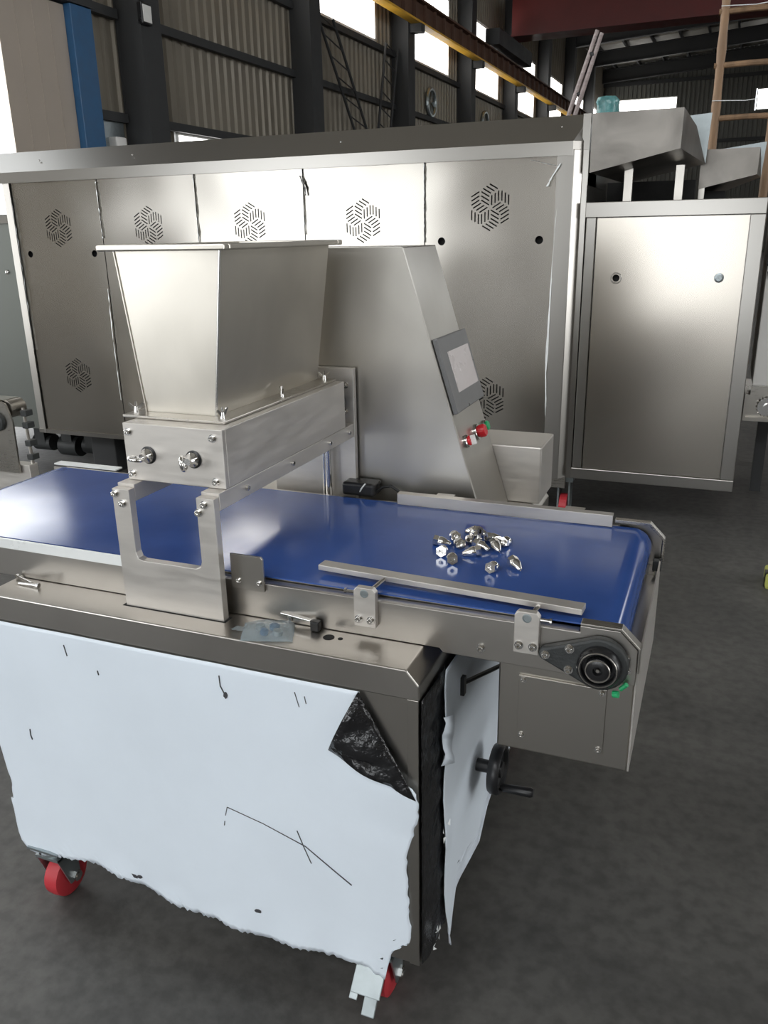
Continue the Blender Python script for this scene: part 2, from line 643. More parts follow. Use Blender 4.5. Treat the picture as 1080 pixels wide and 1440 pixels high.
wl = struct('wall_left', corrugated(Y_FRONT, Y_BACK, 0.27, 0.05, lambda a: 11.2, openings, lambda a, d, z: (XW + d, a, z)), M_SHEET)
back_cuts = [(-9.0, -5.2, 8.42, 9.32), (-0.62, 5.5, 8.2, 9.4)]
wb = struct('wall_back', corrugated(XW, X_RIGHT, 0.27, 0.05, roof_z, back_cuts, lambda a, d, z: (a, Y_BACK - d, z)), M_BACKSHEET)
wr = struct('wall_right', corrugated(Y_FRONT, Y_BACK, 0.54, 0.05, lambda a: roof_z(X_RIGHT), [(-5, 34, 6.3, 8.5), (0.7, 5.3, F, 3.5)], lambda a, d, z: (X_RIGHT - d, a, z)), M_SHEET)
wf = struct('wall_front', corrugated(XW, X_RIGHT, 0.54, 0.05, roof_z, [(-9.0, -4.8, F, 3.2), (-2.2, 0.6, F, 2.5), (-9.0, 4.0, 5.5, 8.5)], lambda a, d, z: (a, Y_FRONT + d, z)), M_SHEET)

# roof with rafters and purlins
mb = MB()
for x0, x1 in ((XW - 0.3, 6.0), (6.0, X_RIGHT + 0.3)):
    mb.add([(x0, Y_FRONT, roof_z(x0)), (x1, Y_FRONT, roof_z(x1)), (x1, Y_BACK + 0.5, roof_z(x1)), (x0, Y_BACK + 0.5, roof_z(x0)),
            (x0, Y_FRONT, roof_z(x0) + 0.1), (x1, Y_FRONT, roof_z(x1) + 0.1), (x1, Y_BACK + 0.5, roof_z(x1) + 0.1), (x0, Y_BACK + 0.5, roof_z(x0) + 0.1)],
           [(0, 1, 2, 3), (4, 7, 6, 5), (0, 4, 5, 1), (2, 6, 7, 3), (0, 3, 7, 4), (1, 5, 6, 2)])
ceiling = struct('ceiling', mb, M_ROOF)
for c in COLS[2:] + [Y_BACK - 0.6]:
    mb = MB()
    for x0, x1 in ((XW, 6.0), (6.0, X_RIGHT)):
        for dz0, dz1, w in ((-0.95, -0.90, 0.14), (-0.90, -0.25, 0.02), (-0.25, -0.20, 0.14)):
            mb.add([(x, y, roof_z(x) + d) for x in (x0, x1) for y in (c - w, c + w) for d in (dz0, dz1)],
                   [(0, 1, 3, 2), (4, 6, 7, 5), (0, 4, 5, 1), (2, 3, 7, 6), (0, 2, 6, 4), (1, 5, 7, 3)])
    build('rafter', mb, M_COLUMN, ceiling, hall=True)
for i in range(15):
    x = XW + 0.8 + i * 1.45
    build('purlin', MB().box(x - 0.05, x + 0.05, Y_FRONT + 1, Y_BACK, roof_z(x) - 0.2, roof_z(x) - 0.002), M_COLUMN, ceiling, hall=True)

# girts on the left wall
for z in (3.36, 4.87, 6.2):
    for k in range(3, len(COLS)):
        y1 = COLS[k + 1] if k + 1 < len(COLS) else Y_BACK
        build('girt', MB().box(XW + 0.052, XW + 0.17, COLS[k] + 0.1, y1, z - 0.07, z + 0.07), M_COLUMN, wl, hall=True)
for z in (3.36, 4.87):
    build('girt', MB().box(XW + 0.052, XW + 0.17, 11.45, 12.15, z - 0.07, z + 0.07), M_COLUMN, wl, hall=True)
for z in (6.6, 10.2):
    build('girt', MB().box(XW, X_RIGHT, Y_BACK - 0.2, Y_BACK - 0.052, z - 0.1, z + 0.1), M_COLUMN, wb, hall=True)

# windows of the walls
wi = 0
for (y0, y1, z0, z1) in windows[2:] + low_windows:
    wi += 1
    fr = struct('window_%d' % wi, MB().box(XW - 0.02, XW + 0.07, y0, y0 + 0.08, z0, z1).box(XW - 0.02, XW + 0.07, y1 - 0.10, y1, z0, z1)
                .box(XW - 0.02, XW + 0.07, y0, y1, z0, z0 + 0.05).box(XW - 0.02, XW + 0.07, y0, y1, z1 - 0.08, z1), M_FRAME)
    build('pane', MB().box(XW, XW + 0.02, y0 + 0.08, y1 - 0.1, z0 + 0.05, z1 - 0.08), M_WINDOW, fr, hall=True)
for (x0, x1, z0, z1) in back_cuts:
    wi += 1
    fr = struct('window_%d' % wi, MB().box(x0, x1, Y_BACK - 0.06, Y_BACK, z0, z0 + 0.06).box(x0, x1, Y_BACK - 0.06, Y_BACK, z1 - 0.06, z1)
                .box(x0, x0 + 0.06, Y_BACK - 0.06, Y_BACK, z0, z1).box(x1 - 0.06, x1, Y_BACK - 0.06, Y_BACK, z0, z1), M_FRAME)
    build('pane', MB().box(x0 + 0.06, x1 - 0.06, Y_BACK - 0.03, Y_BACK - 0.01, z0 + 0.06, z1 - 0.06), M_WINDOW, fr, hall=True)

# side door: a beige leaf pushed aside, blue post, header
d1 = struct('door_1', MB().box(XW + 0.12, XW + 0.18, 9.62, 10.92, F + 0.02, 4.75), M_BEIGE)
for k in range(3):
    build('leaf_seam', MB().box(XW + 0.18, XW + 0.186, 9.95 + 0.33 * k, 9.965 + 0.33 * k, F + 0.05, 4.7), M_BEIGE, d1, hall=True)
single('door_post', MB().box(XW + 0.06, XW + 0.30, 10.93, 11.38, F, 4.77), M_BLUE,
       'blue painted steel post beside the beige sliding door', 'post', (XW + 0.2, 11.15, F), hall=True, bev=0.01)
single('door_header', MB().box(XW + 0.08, XW + 0.32, 0.5, 11.4, 4.78, 5.25), M_COLUMN,
       'dark header beam over the beige sliding door', 'beam', (XW + 0.2, 6, 4.78), hall=True)

# columns
ordinal = ['first', 'second', 'third', 'fourth', 'fifth', 'sixth', 'seventh', 'eighth']
for k, c in enumerate(COLS[3:]):
    mb = MB()
    mb.box(XW + 0.06, XW + 0.10, c - 0.26, c + 0.26, F, 11.0)
    mb.box(XW + 0.10, XW + 0.52, c - 0.03, c + 0.03, F, 11.0)
    mb.box(XW + 0.52, XW + 0.56, c - 0.26, c + 0.26, F, 11.0)
    for s in (-1, 1):
        mb.box(XW + 0.10, XW + 0.52, c + s * 0.24 - 0.012, c + s * 0.24 + 0.012, F, 11.0)
    single('steel_column', mb, M_COLUMN, '%s dark steel wall column along the hall, counted from the blue door post' % ordinal[k], 'column',
           (XW + 0.3, c, F), 'columns of the left wall', hall=True)

# crane runway beam with yellow lower edge
t = thing('crane_runway', 'long brown crane runway beam with yellow lower edge below the high windows', 'beam', (-9.1, 30, 6.95), hall=True)
build('lower_flange', MB().box(-9.24, -8.96, 9, 59.5, 6.93, 6.98), M_YELLOW, t, hall=True)
build('web', MB().box(-9.12, -9.08, 9, 59.5, 6.98, 7.45), M_BROWN, t, hall=True)
build('upper_flange', MB().box(-9.28, -8.92, 9, 59.5, 7.45, 7.50), M_BROWN, t, hall=True)
build('crane_rail', MB().box(-9.13, -9.07, 9, 59.5, 7.50, 7.60), M_BROWN, t, hall=True)
for i in range(56):
    y = 14 + i * 0.81
    build('stiffener', MB().box(-9.08, -8.98, y - 0.012, y + 0.012, 6.98, 7.45), M_BROWN, t, hall=True)
for k in range(3, 11):
    c = COLS[k]
    build('bracket', MB().box(-9.30, -8.95, c - 0.15, c + 0.15, 6.72, 6.928), M_COLUMN, t, hall=True)

# bridge crane girder
t = thing('bridge_crane', 'dark red bridge crane girder spanning the hall under the roof', 'crane', (0, 33.5, 8.2), hall=True)
build('girder', MB().box(-8.8, 11.2, 33.0, 33.9, 8.2, 9.5), M_RED, t, hall=True)
build('girder_flange', MB().box(-8.8, 11.2, 32.9, 34.0, 8.14, 8.2), M_RED, t, hall=True)
build('end_carriage', MB().box(-9.25, -8.75, 31.2, 36.0, 7.62, 8.12), M_COLUMN, t, hall=True)

# cross bracing in the second bay
for (a, b), nm in ((((19.3, 6.25), (21.6, 4.0)), 'from the second column down to the girt'), (((23.35, 6.3), (22.55, 4.0)), 'from the third column down to the girt')):
    t = thing('lattice_brace', 'thin dark lattice brace running %s' % nm, 'brace', (XW + 0.25, b[0], b[1]), 'wall bracing', hall=True)
    for off in (-0.42, 0.42):
        build('chord', MB().cyl((XW + 0.3, a[0] + off, a[1]), (XW + 0.3, b[0] + off, b[1] - 0.5), 0.035, n=8), M_COLUMN, t, hall=True)
    for j in range(7):
        f0, f1 = j / 7, (j + 0.5) / 7
        build('lacing', MB().cyl((XW + 0.3, a[0] + (b[0] - a[0]) * f0 - 0.42, a[1] + (b[1] - 0.5 - a[1]) * f0),
                                 (XW + 0.3, a[0] + (b[0] - a[0]) * f1 + 0.42, a[1] + (b[1] - 0.5 - a[1]) * f1), 0.016, n=6), M_COLUMN, t, hall=True)

# wall fittings
t = thing('flood_light', 'small square flood light on the nearest dark wall column', 'lamp', (-9.20, 12.27, 4.85), hall=True)
build('lamp_body', MB().box(-9.29, -9.2, 12.14, 12.40, 4.70, 5.0), M_BLACK, t, hall=True, bev=0.01)
build('lamp_glass', MB().box(-9.2, -9.19, 12.17, 12.37, 4.73, 4.97), M_WHITE, t, hall=True)
build('lamp_arm', MB().box(-9.3, -9.25, 12.2, 12.3, 5.0, 5.1), M_BLACK, t, hall=True)
t = thing('electrical_fitting', 'small pale fitting low on the corrugated wall beside the blue post', 'fitting', (-9.6, 11.95, 2.9), hall=True)
build('fitting_box', MB().box(-9.79, -9.6, 11.7, 11.95, 2.75, 3.05), M_WHITE, t, hall=True, bev=0.02)
build('fitting_plate', MB().box(-9.79, -9.76, 11.6, 12.1, 2.7, 3.3), M_ZINC, t, hall=True)
for k, (y, z, w) in enumerate(((27.0, 5.35, 'third'), (33.0, 5.35, 'fourth'))):
    t = thing('extractor_fan', 'round extractor fan in the corrugated bay behind the %s column' % w, 'fan', (XW + 0.1, y, z), 'extractor fans', hall=True)
    build('fan_ring', MB().torus((XW + 0.12, y, z), (1, 0, 0), 0.38, 0.06, 24, 6), M_ZINC, t, hall=True)
    for j in range(5):
        a = j * 2 * math.pi / 5
        mbb = MB()
        mbb.add([(XW + 0.10, y + 0.05 * math.cos(a), z + 0.05 * math.sin(a)), (XW + 0.10, y + 0.36 * math.cos(a - 0.3), z + 0.36 * math.sin(a - 0.3)),
                 (XW + 0.14, y + 0.36 * math.cos(a + 0.3), z + 0.36 * math.sin(a + 0.3)), (XW + 0.12, y + 0.37 * math.cos(a), z + 0.37 * math.sin(a)),
                 (XW + 0.115, y + 0.05 * math.cos(a), z + 0.05 * math.sin(a))], [(0, 1, 3), (0, 3, 2), (4, 3, 1), (4, 2, 3)])
        build('fan_blade', mbb, M_ZINC, t, hall=True)

# ================================================================== THE OVEN
OY = 4.3
oven = thing('tunnel_oven', 'large stainless tunnel oven with five vented side panels behind the depositor', 'oven', (-2.4, 4.9, F))


def vent_slots(cx, cz, k=1.0):
    """hexagonal pinwheel of slots: six sectors of six parallel slots"""
    out = []
    u = 0.112 / 195 * k
    for s in range(6):
        a = -s * math.pi / 3
        ca, sa = math.cos(a), math.sin(a)
        for i in range(6):
            x = 14 + 30 * i
            yc = 60 + 17 * i if i <= 2 else 60 + 17 * (5 - i)
            h, w = 41, 5.5
            q = []
            for dx, dy in ((-w, -h), (w, -h), (w, h), (-w, h)):
                px, py = (x + dx) * u, (yc + dy) * u
                q.append((cx + ca * px - sa * py, cz + sa * px + ca * py))
            out.append(q)
    return out


SEAM = [-4.236, -3.566, -2.876, -2.182, -1.485, -0.79]
for i in range(5):
    x0, x1 = SEAM[i] + 0.003, SEAM[i + 1] - 0.003
    cx = (x0 + x1) / 2
    zt = 1.612 if i == 4 else 1.563
    holes = vent_slots(cx, zt) + vent_slots(cx, 0.645)
    hz = 1.41 if i < 4 else 1.453
    holes += [circle(cx - 0.255, hz, 0.02), circle(cx + 0.255, hz, 0.02)]
    build('vent_panel', plate_with_holes([(x0, 0.262), (x1, 0.262), (x1, 1.85), (x0, 1.85)], holes, OY, OY + 0.003), M_OVEN, oven)
build('vent_shade_sheet', MB().box(-4.24, -0.78, OY + 0.03, OY + 0.05, 0.27, 1.9), M_DARK, oven)  # near-black sheet stands in for the shade behind the vent slots
build('body', MB().box(-4.30, -0.672, OY + 0.055, 5.75, 0.235, 1.955), M_OVENF, oven)
# top border: sloping strip, then an upright strip
build('top_border', MB().prism([(OY - 0.018, 1.835), (OY - 0.018, 1.897), (OY + 0.09, 2.02), (OY + 0.6, 2.035), (OY + 0.6, 2.028), (OY + 0.092, 2.012), (OY + 0.006, 1.912), (OY + 0.006, 1.835)], 'x', -6.5, -0.735), M_OVENF, oven)
build('canopy', MB().box(-6.5, -4.305, OY + 0.1, 5.75, 1.86, 2.0), M_OVENF, oven)
build('corner_post', MB().prism([(-0.81, OY + 0.05), (-0.81, OY - 0.012), (-0.728, OY - 0.018), (-0.692, OY + 0.018), (-0.664, OY + 0.02), (-0.664, OY + 0.3), (-0.68, OY + 0.3)], 'z', 0.232, 1.86), M_OVENF, oven, bev=0.002)
# mitred end of the top border
build('border_end', MB().add([(-0.735, OY - 0.018, 1.835), (-0.735, OY - 0.018, 1.897), (-0.735, OY + 0.09, 2.02), (-0.735, OY + 0.6, 2.035),
                              (-0.692, OY + 0.02, 1.897), (-0.692, OY + 0.02, 1.835), (-0.672, OY + 0.09, 2.02), (-0.672, OY + 0.6, 2.03)],
                             [(0, 1, 4, 5), (1, 2, 6, 4), (2, 3, 7, 6)]), M_OVENF, oven)
build('end_shoulder', MB().box(-0.70, -0.664, OY + 0.02, OY + 0.6, 1.70, 2.015), M_OVENF, oven)
build('bottom_border', MB().prism([(OY - 0.01, 0.235), (OY - 0.01, 0.262), (OY + 0.05, 0.262), (OY + 0.05, 0.235)], 'x', -4.30, -0.80), M_OVENF, oven)
build('end_border', MB().prism([(-4.30, OY + 0.05), (-4.30, OY - 0.004), (-4.24, OY - 0.012), (-4.24, OY + 0.05)], 'z', 0.235, 1.84), M_OVENF, oven)
for x, z in ((-3.30, 1.958), (-1.96, 1.958), (-0.80, 1.965), (-4.0, 1.958)):
    stamp('rivet', BOLT_S, M_CHROME, oven, (x, OY + 0.025, z), (0, -0.65, 0.75))
# lower end section at the left
build('end_section', MB().box(-5.60, -4.31, OY + 0.02, 5.7, 0.25, 1.655), M_ENDP, oven, bev=0.004)
build('end_section_trim', MB().box(-5.60, -4.31, OY + 0.005, OY + 0.02, 1.60, 1.65), M_OVENF, oven)
stamp('bolt', BOLT_O, M_CHROME, oven, (-4.395, OY + 0.018, 1.298), (0, -1, 0))
# seam film remnants
def ribbon(pts, w, y, n=24):
    mb = MB()
    vs, fs = [], []
    for i in range(n + 1):
        t = i / n * (len(pts) - 1)
        k = min(int(t), len(pts) - 2)
        f = t - k
        x = pts[k][0] * (1 - f) + pts[k + 1][0] * f
        z = pts[k][1] * (1 - f) + pts[k + 1][1] * f
        ww = w * random.uniform(0.35, 1.0)
        vs += [(x - ww / 2, y - 0.002, z), (x + ww / 2, y - random.uniform(0.004, 0.012), z)]
    for i in range(n):
        fs.append((2 * i, 2 * i + 1, 2 * i + 3, 2 * i + 2))
    mb.add(vs, fs)
    return mb


for pts, w in ((((-0.80, 1.80), (-0.812, 1.2), (-0.818, 0.8), (-0.80, 0.45), (-0.795, 0.30)), 0.014),
               (((-3.566, 1.82), (-3.560, 1.50)), 0.012), (((-3.569, 1.2), (-3.575, 0.85), (-3.57, 0.5)), 0.013),
               (((-2.876, 1.84), (-2.872, 1.42)), 0.009), (((-4.236, 1.75), (-4.232, 1.3), (-4.236, 0.8)), 0.010),
               (((-2.182, 1.84), (-2.18, 1.5)), 0.006), (((-1.485, 1.84), (-1.485, 1.45)), 0.008)):
    build('film_remnant', ribbon(pts, w, OY - 0.006), M_WSTRIP, oven)
for pts, w in ((((-0.93, 1.822), (-0.85, 1.80), (-0.80, 1.79)), 0.02), (((-0.79, 1.80), (-0.83, 1.74), (-0.85, 1.70)), 0.012)):
    build('film_curl', ribbon(pts, w, OY - 0.018, 8), M_WSTRIP, oven)
build('film_curl', ribbon(((-2.19, 1.80), (-2.165, 1.74), (-2.16, 1.70)), 0.02, OY - 0.012, 8), M_FILMB, oven)
# legs, drive motors and casters below
for x in (-3.86, -2.4, -1.1):
    build('leg', MB().box(x - 0.1, x + 0.1, OY + 0.1, OY + 0.3, F, 0.235), M_COLUMN, oven, bev=0.006)
for x, z, rr in ((-4.12, 0.075, 0.06), (-4.33, 0.06, 0.075), (-4.58, 0.07, 0.06), (-3.5, 0.08, 0.06)):
    build('gear_motor', MB().cyl((x - 0.08, OY + 0.32, z), (x + 0.08, OY + 0.32, z), rr, n=16).box(x - 0.045, x + 0.045, OY + 0.26, OY + 0.38, z, 0.2345), M_CAST, oven, smooth=True)
build('base_beam', MB().box(-5.5, -0.7, OY + 0.5, OY + 0.6, 0.12, 0.235), M_COLUMN, oven)
build('under_bar', MB().box(-1.25, -0.70, OY + 0.06, OY + 0.10, 0.16, 0.22), M_STEEL, oven)
cst = build('caster', MB().box(-0.76, -0.66, OY + 0.08, OY + 0.2, 0.19, 0.2345).box(-0.745, -0.735, OY + 0.1, OY + 0.18, 0.02, 0.19).box(-0.685, -0.675, OY + 0.1, OY + 0.18, 0.02, 0.19), M_ZINC, oven)
build('wheel', MB().cyl((-0.73, OY + 0.14, 0.035), (-0.69, OY + 0.14, 0.035), 0.07, n=24), M_RUBBER, cst)

# oven end section with door at the right
t = thing('oven_end_cabinet', 'low stainless end cabinet with a plain door joined to the oven', 'cabinet', (-0.26, 4.9, 0.24))
build('body', MB().box(-0.655, 0.142, OY + 0.05, 5.7, 0.24, 1.615), M_OVENF, t)
build('top_rail', MB().box(-0.662, 0.142, OY - 0.006, OY + 0.05, 1.552, 1.622), M_OVENF, t, bev=0.003)
build('bottom_rail', MB().box(-0.662, 0.142, OY - 0.006, OY + 0.05, 0.240, 0.298), M_OVENF, t, bev=0.003)
build('stile', MB().box(-0.655, -0.608, OY - 0.004, OY + 0.05, 0.298, 1.552), M_OVENF, t, bev=0.003)
build('stile', MB().box(0.078, 0.142, OY - 0.004, OY + 0.05, 0.298, 1.552), M_OVENF, t, bev=0.003)
door = build('door', plate_with_holes([(-0.604, 0.300), (0.075, 0.300), (0.075, 1.549), (-0.604, 1.549)],
                                      [circle(-0.498, 1.271, 0.017)], OY + 0.006, OY + 0.02), M_DOOR, t)
build('hole_ring', MB().torus((-0.498, OY + 0.005, 1.271), (0, 1, 0), 0.024, 0.003, 24, 6), M_CHROME, door)
build('hole_backing', MB().box(-0.54, -0.46, OY + 0.03, OY + 0.04, 1.23, 1.31), M_DARK, door)  # near-black sheet stands in for the shade inside the hole
build('latch', MB().lathe([(0.022, 0), (0.022, 0.004), (0.014, 0.006), (0.014, 0.008), (0.004, 0.008), (0.004, 0.003)], (-0.029, OY + 0.006, 1.273), (0, -1, 0), 20).box(-0.037, -0.021, OY - 0.004, OY + 0.003, 1.271, 1.276), M_ZINC, door, smooth=True)

# chutes above the end cabinet
def chute(label, y0, y1, fl, fr_, zt, zbl, zbr, xbr, zback_l, zback_r):
    t = thing('steel_chute', label, 'chute', ((fl + fr_) / 2, (y0 + y1) / 2, 1.62))
    build('front_plate', MB().prism([(fl, zbl), (fr_, zbr), (fr_ + 0.002, zt), (fl, zt)], 'y', y0, y0 + 0.004), M_CHUTE, t)
    sh = MB()
    vs = [(fl, y0 + 0.004, zbl), (fr_, y0 + 0.004, zbr), (xbr, y1, zback_r), (fl + 0.08, y1, zback_l)]
    sh.add(vs + [(a, b, c + 0.004) for a, b, c in vs], [(0, 1, 2, 3), (4, 7, 6, 5), (0, 4, 5, 1), (1, 5, 6, 2), (2, 6, 7, 3), (3, 7, 4, 0)])
    build('bottom_plate', sh, M_CHUTE, t)
    rp = MB()
    vs = [(fr_, y0 + 0.004, zbr), (fr_ + 0.002, y0 + 0.004, zt), (fr_ + (xbr - fr_) * 0.5, y0 + 0.5 * (y1 - y0), zt - 0.04), (xbr, y1, zback_r)]
    rp.add(vs + [(a - 0.004, b, c) for a, b, c in vs], [(0, 1, 2, 3), (4, 7, 6, 5), (0, 4, 5, 1), (1, 5, 6, 2), (2, 6, 7, 3), (3, 7, 4, 0)])
    build('side_plate', rp, M_CHUTE, t)
    build('back_plate', MB().prism([(fl + 0.08, zback_l), (xbr, zback_r), (xbr + 0.01, zt + 0.06), (fl + 0.08, zt + 0.03)], 'y', y1, y1 + 0.004), M_ZINC, t)
    return t


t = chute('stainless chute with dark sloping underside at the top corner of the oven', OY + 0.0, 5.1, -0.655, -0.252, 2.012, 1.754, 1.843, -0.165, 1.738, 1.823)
for x, y in ((-0.50, 4.55), (-0.27, 4.75)):
    build('support_post', MB().box(x - 0.02, x + 0.02, y, y + 0.04, 1.616, 1.80), M_STEEL_V, t)
build('black_gap_box', MB().box(-0.66, -0.20, 5.0, 5.09, 1.616, 1.74), M_DARK, t)  # near-black box filling the gap below the chute
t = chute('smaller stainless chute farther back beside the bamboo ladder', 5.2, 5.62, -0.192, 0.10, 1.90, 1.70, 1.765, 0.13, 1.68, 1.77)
build('support_post', MB().box(-0.19, -0.16, 5.22, 5.25, 1.616, 1.71), M_STEEL_V, t)
build('foot_box', MB().box(-0.18, -0.05, 5.3, 5.5, 1.616, 1.69), M_DARK, t)
t = thing('wrapped_motor', 'small motor wrapped in teal plastic on top of the oven', 'motor', (-0.66, 4.82, 2.037))
mb = MB()
mb.lathe([(0.05, 0), (0.058, 0.02), (0.056, 0.05), (0.058, 0.07), (0.048, 0.09), (0.02, 0.094)], (-0.66, 4.82, 2.055), (0, 0, 1), 14)
mb.v = [(x + random.uniform(-.006, .006), y + random.uniform(-.006, .006), z) for x, y, z in mb.v]
build('plastic_wrap', mb, M_TEAL, t, smooth=True)
build('motor_flange', MB().box(-0.72, -0.60, 4.76, 4.88, 2.037, 2.058), M_ZINC, t)

# ladders and poles behind the oven
t = thing('bamboo_ladder', 'weathered bamboo ladder standing behind the oven chutes', 'ladder', (0.0, 6.0, F))
for xb, xt in ((-0.155, -0.168), (0.16, 0.165)):
    pts, rad = [], []
    for i in range(41):
        z = F + i * 0.08
        pts.append((xb + (xt - xb) * i / 40, 6.0 + 0.0 * i, z))
        rad.append(0.030 + (0.004 if i % 4 == 0 else 0) - 0.006 * i / 40)
    build('rail', MB().tube(pts, rad, 10), M_BAMBOO, t, smooth=True)
for i, z in enumerate((0.35, 0.65, 0.95, 1.24, 1.54, 1.84, 2.135, 2.43, 2.72, 3.0)):
    build('rung', MB().tube([(-0.20, 6.0, z), (0.0, 6.0, z + 0.004), (0.20, 6.0, z)], 0.017, 8), M_BAMBOO, t, smooth=True)
for z in (2.235, 2.745):
    build('tie_string', MB().tube([(-0.19, 5.965, z), (0.0, 5.965, z - 0.01), (0.19, 5.965, z + 0.004)], 0.0025, 6), M_WSTRIP, t)
t = thing('leaning_ladder', 'narrow ladder of two grey poles leaning above the oven top', 'ladder', (-1.6, 7.0, F))
for (b, tp) in (((-2.02, 7.0, F), (-1.067, 7.0, 2.89)), ((-1.93, 7.0, F), (-1.034, 7.0, 2.87))):
    pts = [tuple(b[k] + (tp[k] - b[k]) * i / 14 for k in range(3)) for i in range(15)]
    build('pole', MB().tube(pts, [0.0155 + 0.003 * (i % 3 == 0) for i in range(15)], 8), M_POLE, t, smooth=True)
for f in (0.12, 0.28, 0.44, 0.6, 0.76, 0.86, 0.95):
    b = [(-2.02 + 0.953 * f, 7.0, F + (2.89 - F) * f), (-1.93 + 0.896 * f, 7.0, F + (2.87 - F) * f)]
    build('rung', MB().cyl(b[0], b[1], 0.016, n=8), M_COLUMN, t)

# ================================================================== NEIGHBOURING MACHINES
t = thing('neighbour_conveyor', 'end of another grey conveyor at the left picture edge', 'conveyor', (-3.8, 3.1, F))
build('side_plate', MB().prism([(-4.5, 0.40), (-3.155, 0.40), (-3.15, 0.66), (-3.18, 0.745), (-3.23, 0.765), (-4.5, 0.765)], 'y', 2.98, 2.99), M_STEEL, t)
build('lower_panel', MB().box(-4.5, -3.11, 3.0, 3.06, 0.05, 0.44), M_ALU, t, bev=0.004)
build('end_roller', MB().cyl((-3.20, 3.0, 0.715), (-3.20, 3.09, 0.715), 0.045, n=20), M_STEEL, t, smooth=True)
build('belt', MB().box(-4.5, -3.20, 3.0, 3.09, 0.75, 0.762), M_STEEL, t)
build('bearing', MB().lathe([(0.05, 0), (0.05, 0.02), (0.03, 0.025), (0.03, 0.045)], (-3.245, 2.98, 0.66), (0, -1, 0), 20), M_CAST, t, smooth=True)
for z in (0.46, 0.53, 0.62, 0.68):
    build('clamp', MB().box(-3.135, -3.10, 3.02, 3.07, z, z + 0.03), M_CAST, t, bev=0.004)
build('hinge_bar', MB().cyl((-3.12, 3.04, 0.42), (-3.13, 3.04, 0.72), 0.008, n=10), M_STEEL, t)
for x in (-4.4, -3.25):
    build('leg', MB().box(x - 0.03, x + 0.03, 3.0, 3.06, F, 0.05), M_STEEL, t)

t = thing('packing_machine', 'white panelled machine with sprocket frame at the right picture edge', 'machine', (0.6, 5.2, F))
build('white_panel', MB().box(0.20, 1.2, 5.0, 5.6, 0.66, 1.60), M_WHITE, t, bev=0.004)
build('top_edge', MB().box(0.196, 1.2, 4.995, 5.0, 0.605, 0.655), M_STEEL, t)
build('chain_frame', MB().box(0.17, 1.2, 5.02, 5.6, 0.455, 0.475).box(0.17, 0.185, 5.02, 5.6, 0.475, 0.605).box(0.17, 1.2, 5.05, 5.6, 0.475, 0.60), M_STEEL, t)
mb = MB()
for i in range(18):
    a = 2 * math.pi * i / 18
    mb.cyl((0.29 + 0.047 * math.cos(a), 5.02, 0.54 + 0.047 * math.sin(a)), (0.29 + 0.058 * math.cos(a), 5.02, 0.54 + 0.058 * math.sin(a)), 0.007, 0.003, 6)
mb.cyl((0.29, 5.01, 0.54), (0.29, 5.03, 0.54), 0.05, n=24)
mb.cyl((0.29, 4.99, 0.54), (0.29, 5.01, 0.54), 0.02, n=16)
build('sprocket', mb, M_CHROME, t)
for x, z in ((0.215, 1.32), (0.225, 1.27)):
    build('hose_fitting', MB().cyl((x + 0.02, 4.96, z), (x + 0.02, 5.0, z), 0.018, n=12).cyl((x + 0.02, 4.965, z), (x - 0.02, 4.965, z - 0.01), 0.012, n=10), M_CAST, t)
for x in (0.30, 1.1):
    build('leg', MB().box(x - 0.03, x + 0.03, 5.3, 5.36, F, 0.456), M_COLUMN, t)

t = thing('floor_block', 'small yellow green block on the floor at the right edge', 'block', (0.36, 3.8, F))
build('block_body', MB().box(0.305, 0.44, 3.74, 3.9, F, 0.03), M_WOOD, t, bev=0.012)
build('block_band', MB().box(0.302, 0.443, 3.78, 3.82, F, 0.033), M_BLACK, t)

# ================================================================== DEPOSITOR CABINET
CXL, CXR, CYF, CYB = -1.425, -0.418, 1.177, 2.33
cab = thing('depositor_cabinet', 'steel machine cabinet on casters covered in torn white protective film', 'cabinet', (-0.92, 1.75, F))
build('body', MB().box(CXL + 0.003, CXR - 0.003, CYF + 0.003, CYB, 0.13, 0.735), M_STEEL_V, cab, bev=0.002)
build('corner_strip', MB().box(CXR - 0.0225, CXR - 0.0015, CYF + 0.0005, CYF + 0.03, 0.13, 0.728), M_STEEL_V, cab, bev=0.001)
top = plate_with_holes([(0, 0)], [], 0, 0) if False else None
worktop = build('worktop', MB().prism([(CXL, 0.727), (CXL, 0.757), (CXL + 0.024, 0.785), (CXR - 0.024, 0.785), (CXR, 0.757), (CXR, 0.727)], 'y', CYF, CYB), M_WORK, cab, bev=0.0025)
for x, y, r in ((-0.620, 1.243, 0.011), (-0.597, 1.245, 0.005)):
    build('hole_shade_disc', MB().cyl((x, y, 0.7845), (x, y, 0.7856), r, n=20), M_DARK, worktop)  # dark disc on the surface stands in for the shade in a hole
build('rear_housing', MB().box(-0.66, -0.412, 2.155, 2.33, 0.785, 0.945), M_ALU, cab, bev=0.004)


def interp(pts, t):
    if t <= pts[0][0]:
        return pts[0][1]
    for (a, va), (b, vb) in zip(pts[:-1], pts[1:]):
        if t <= b:
            return va + (vb - va) * (t - a) / (b - a)
    return pts[-1][1]


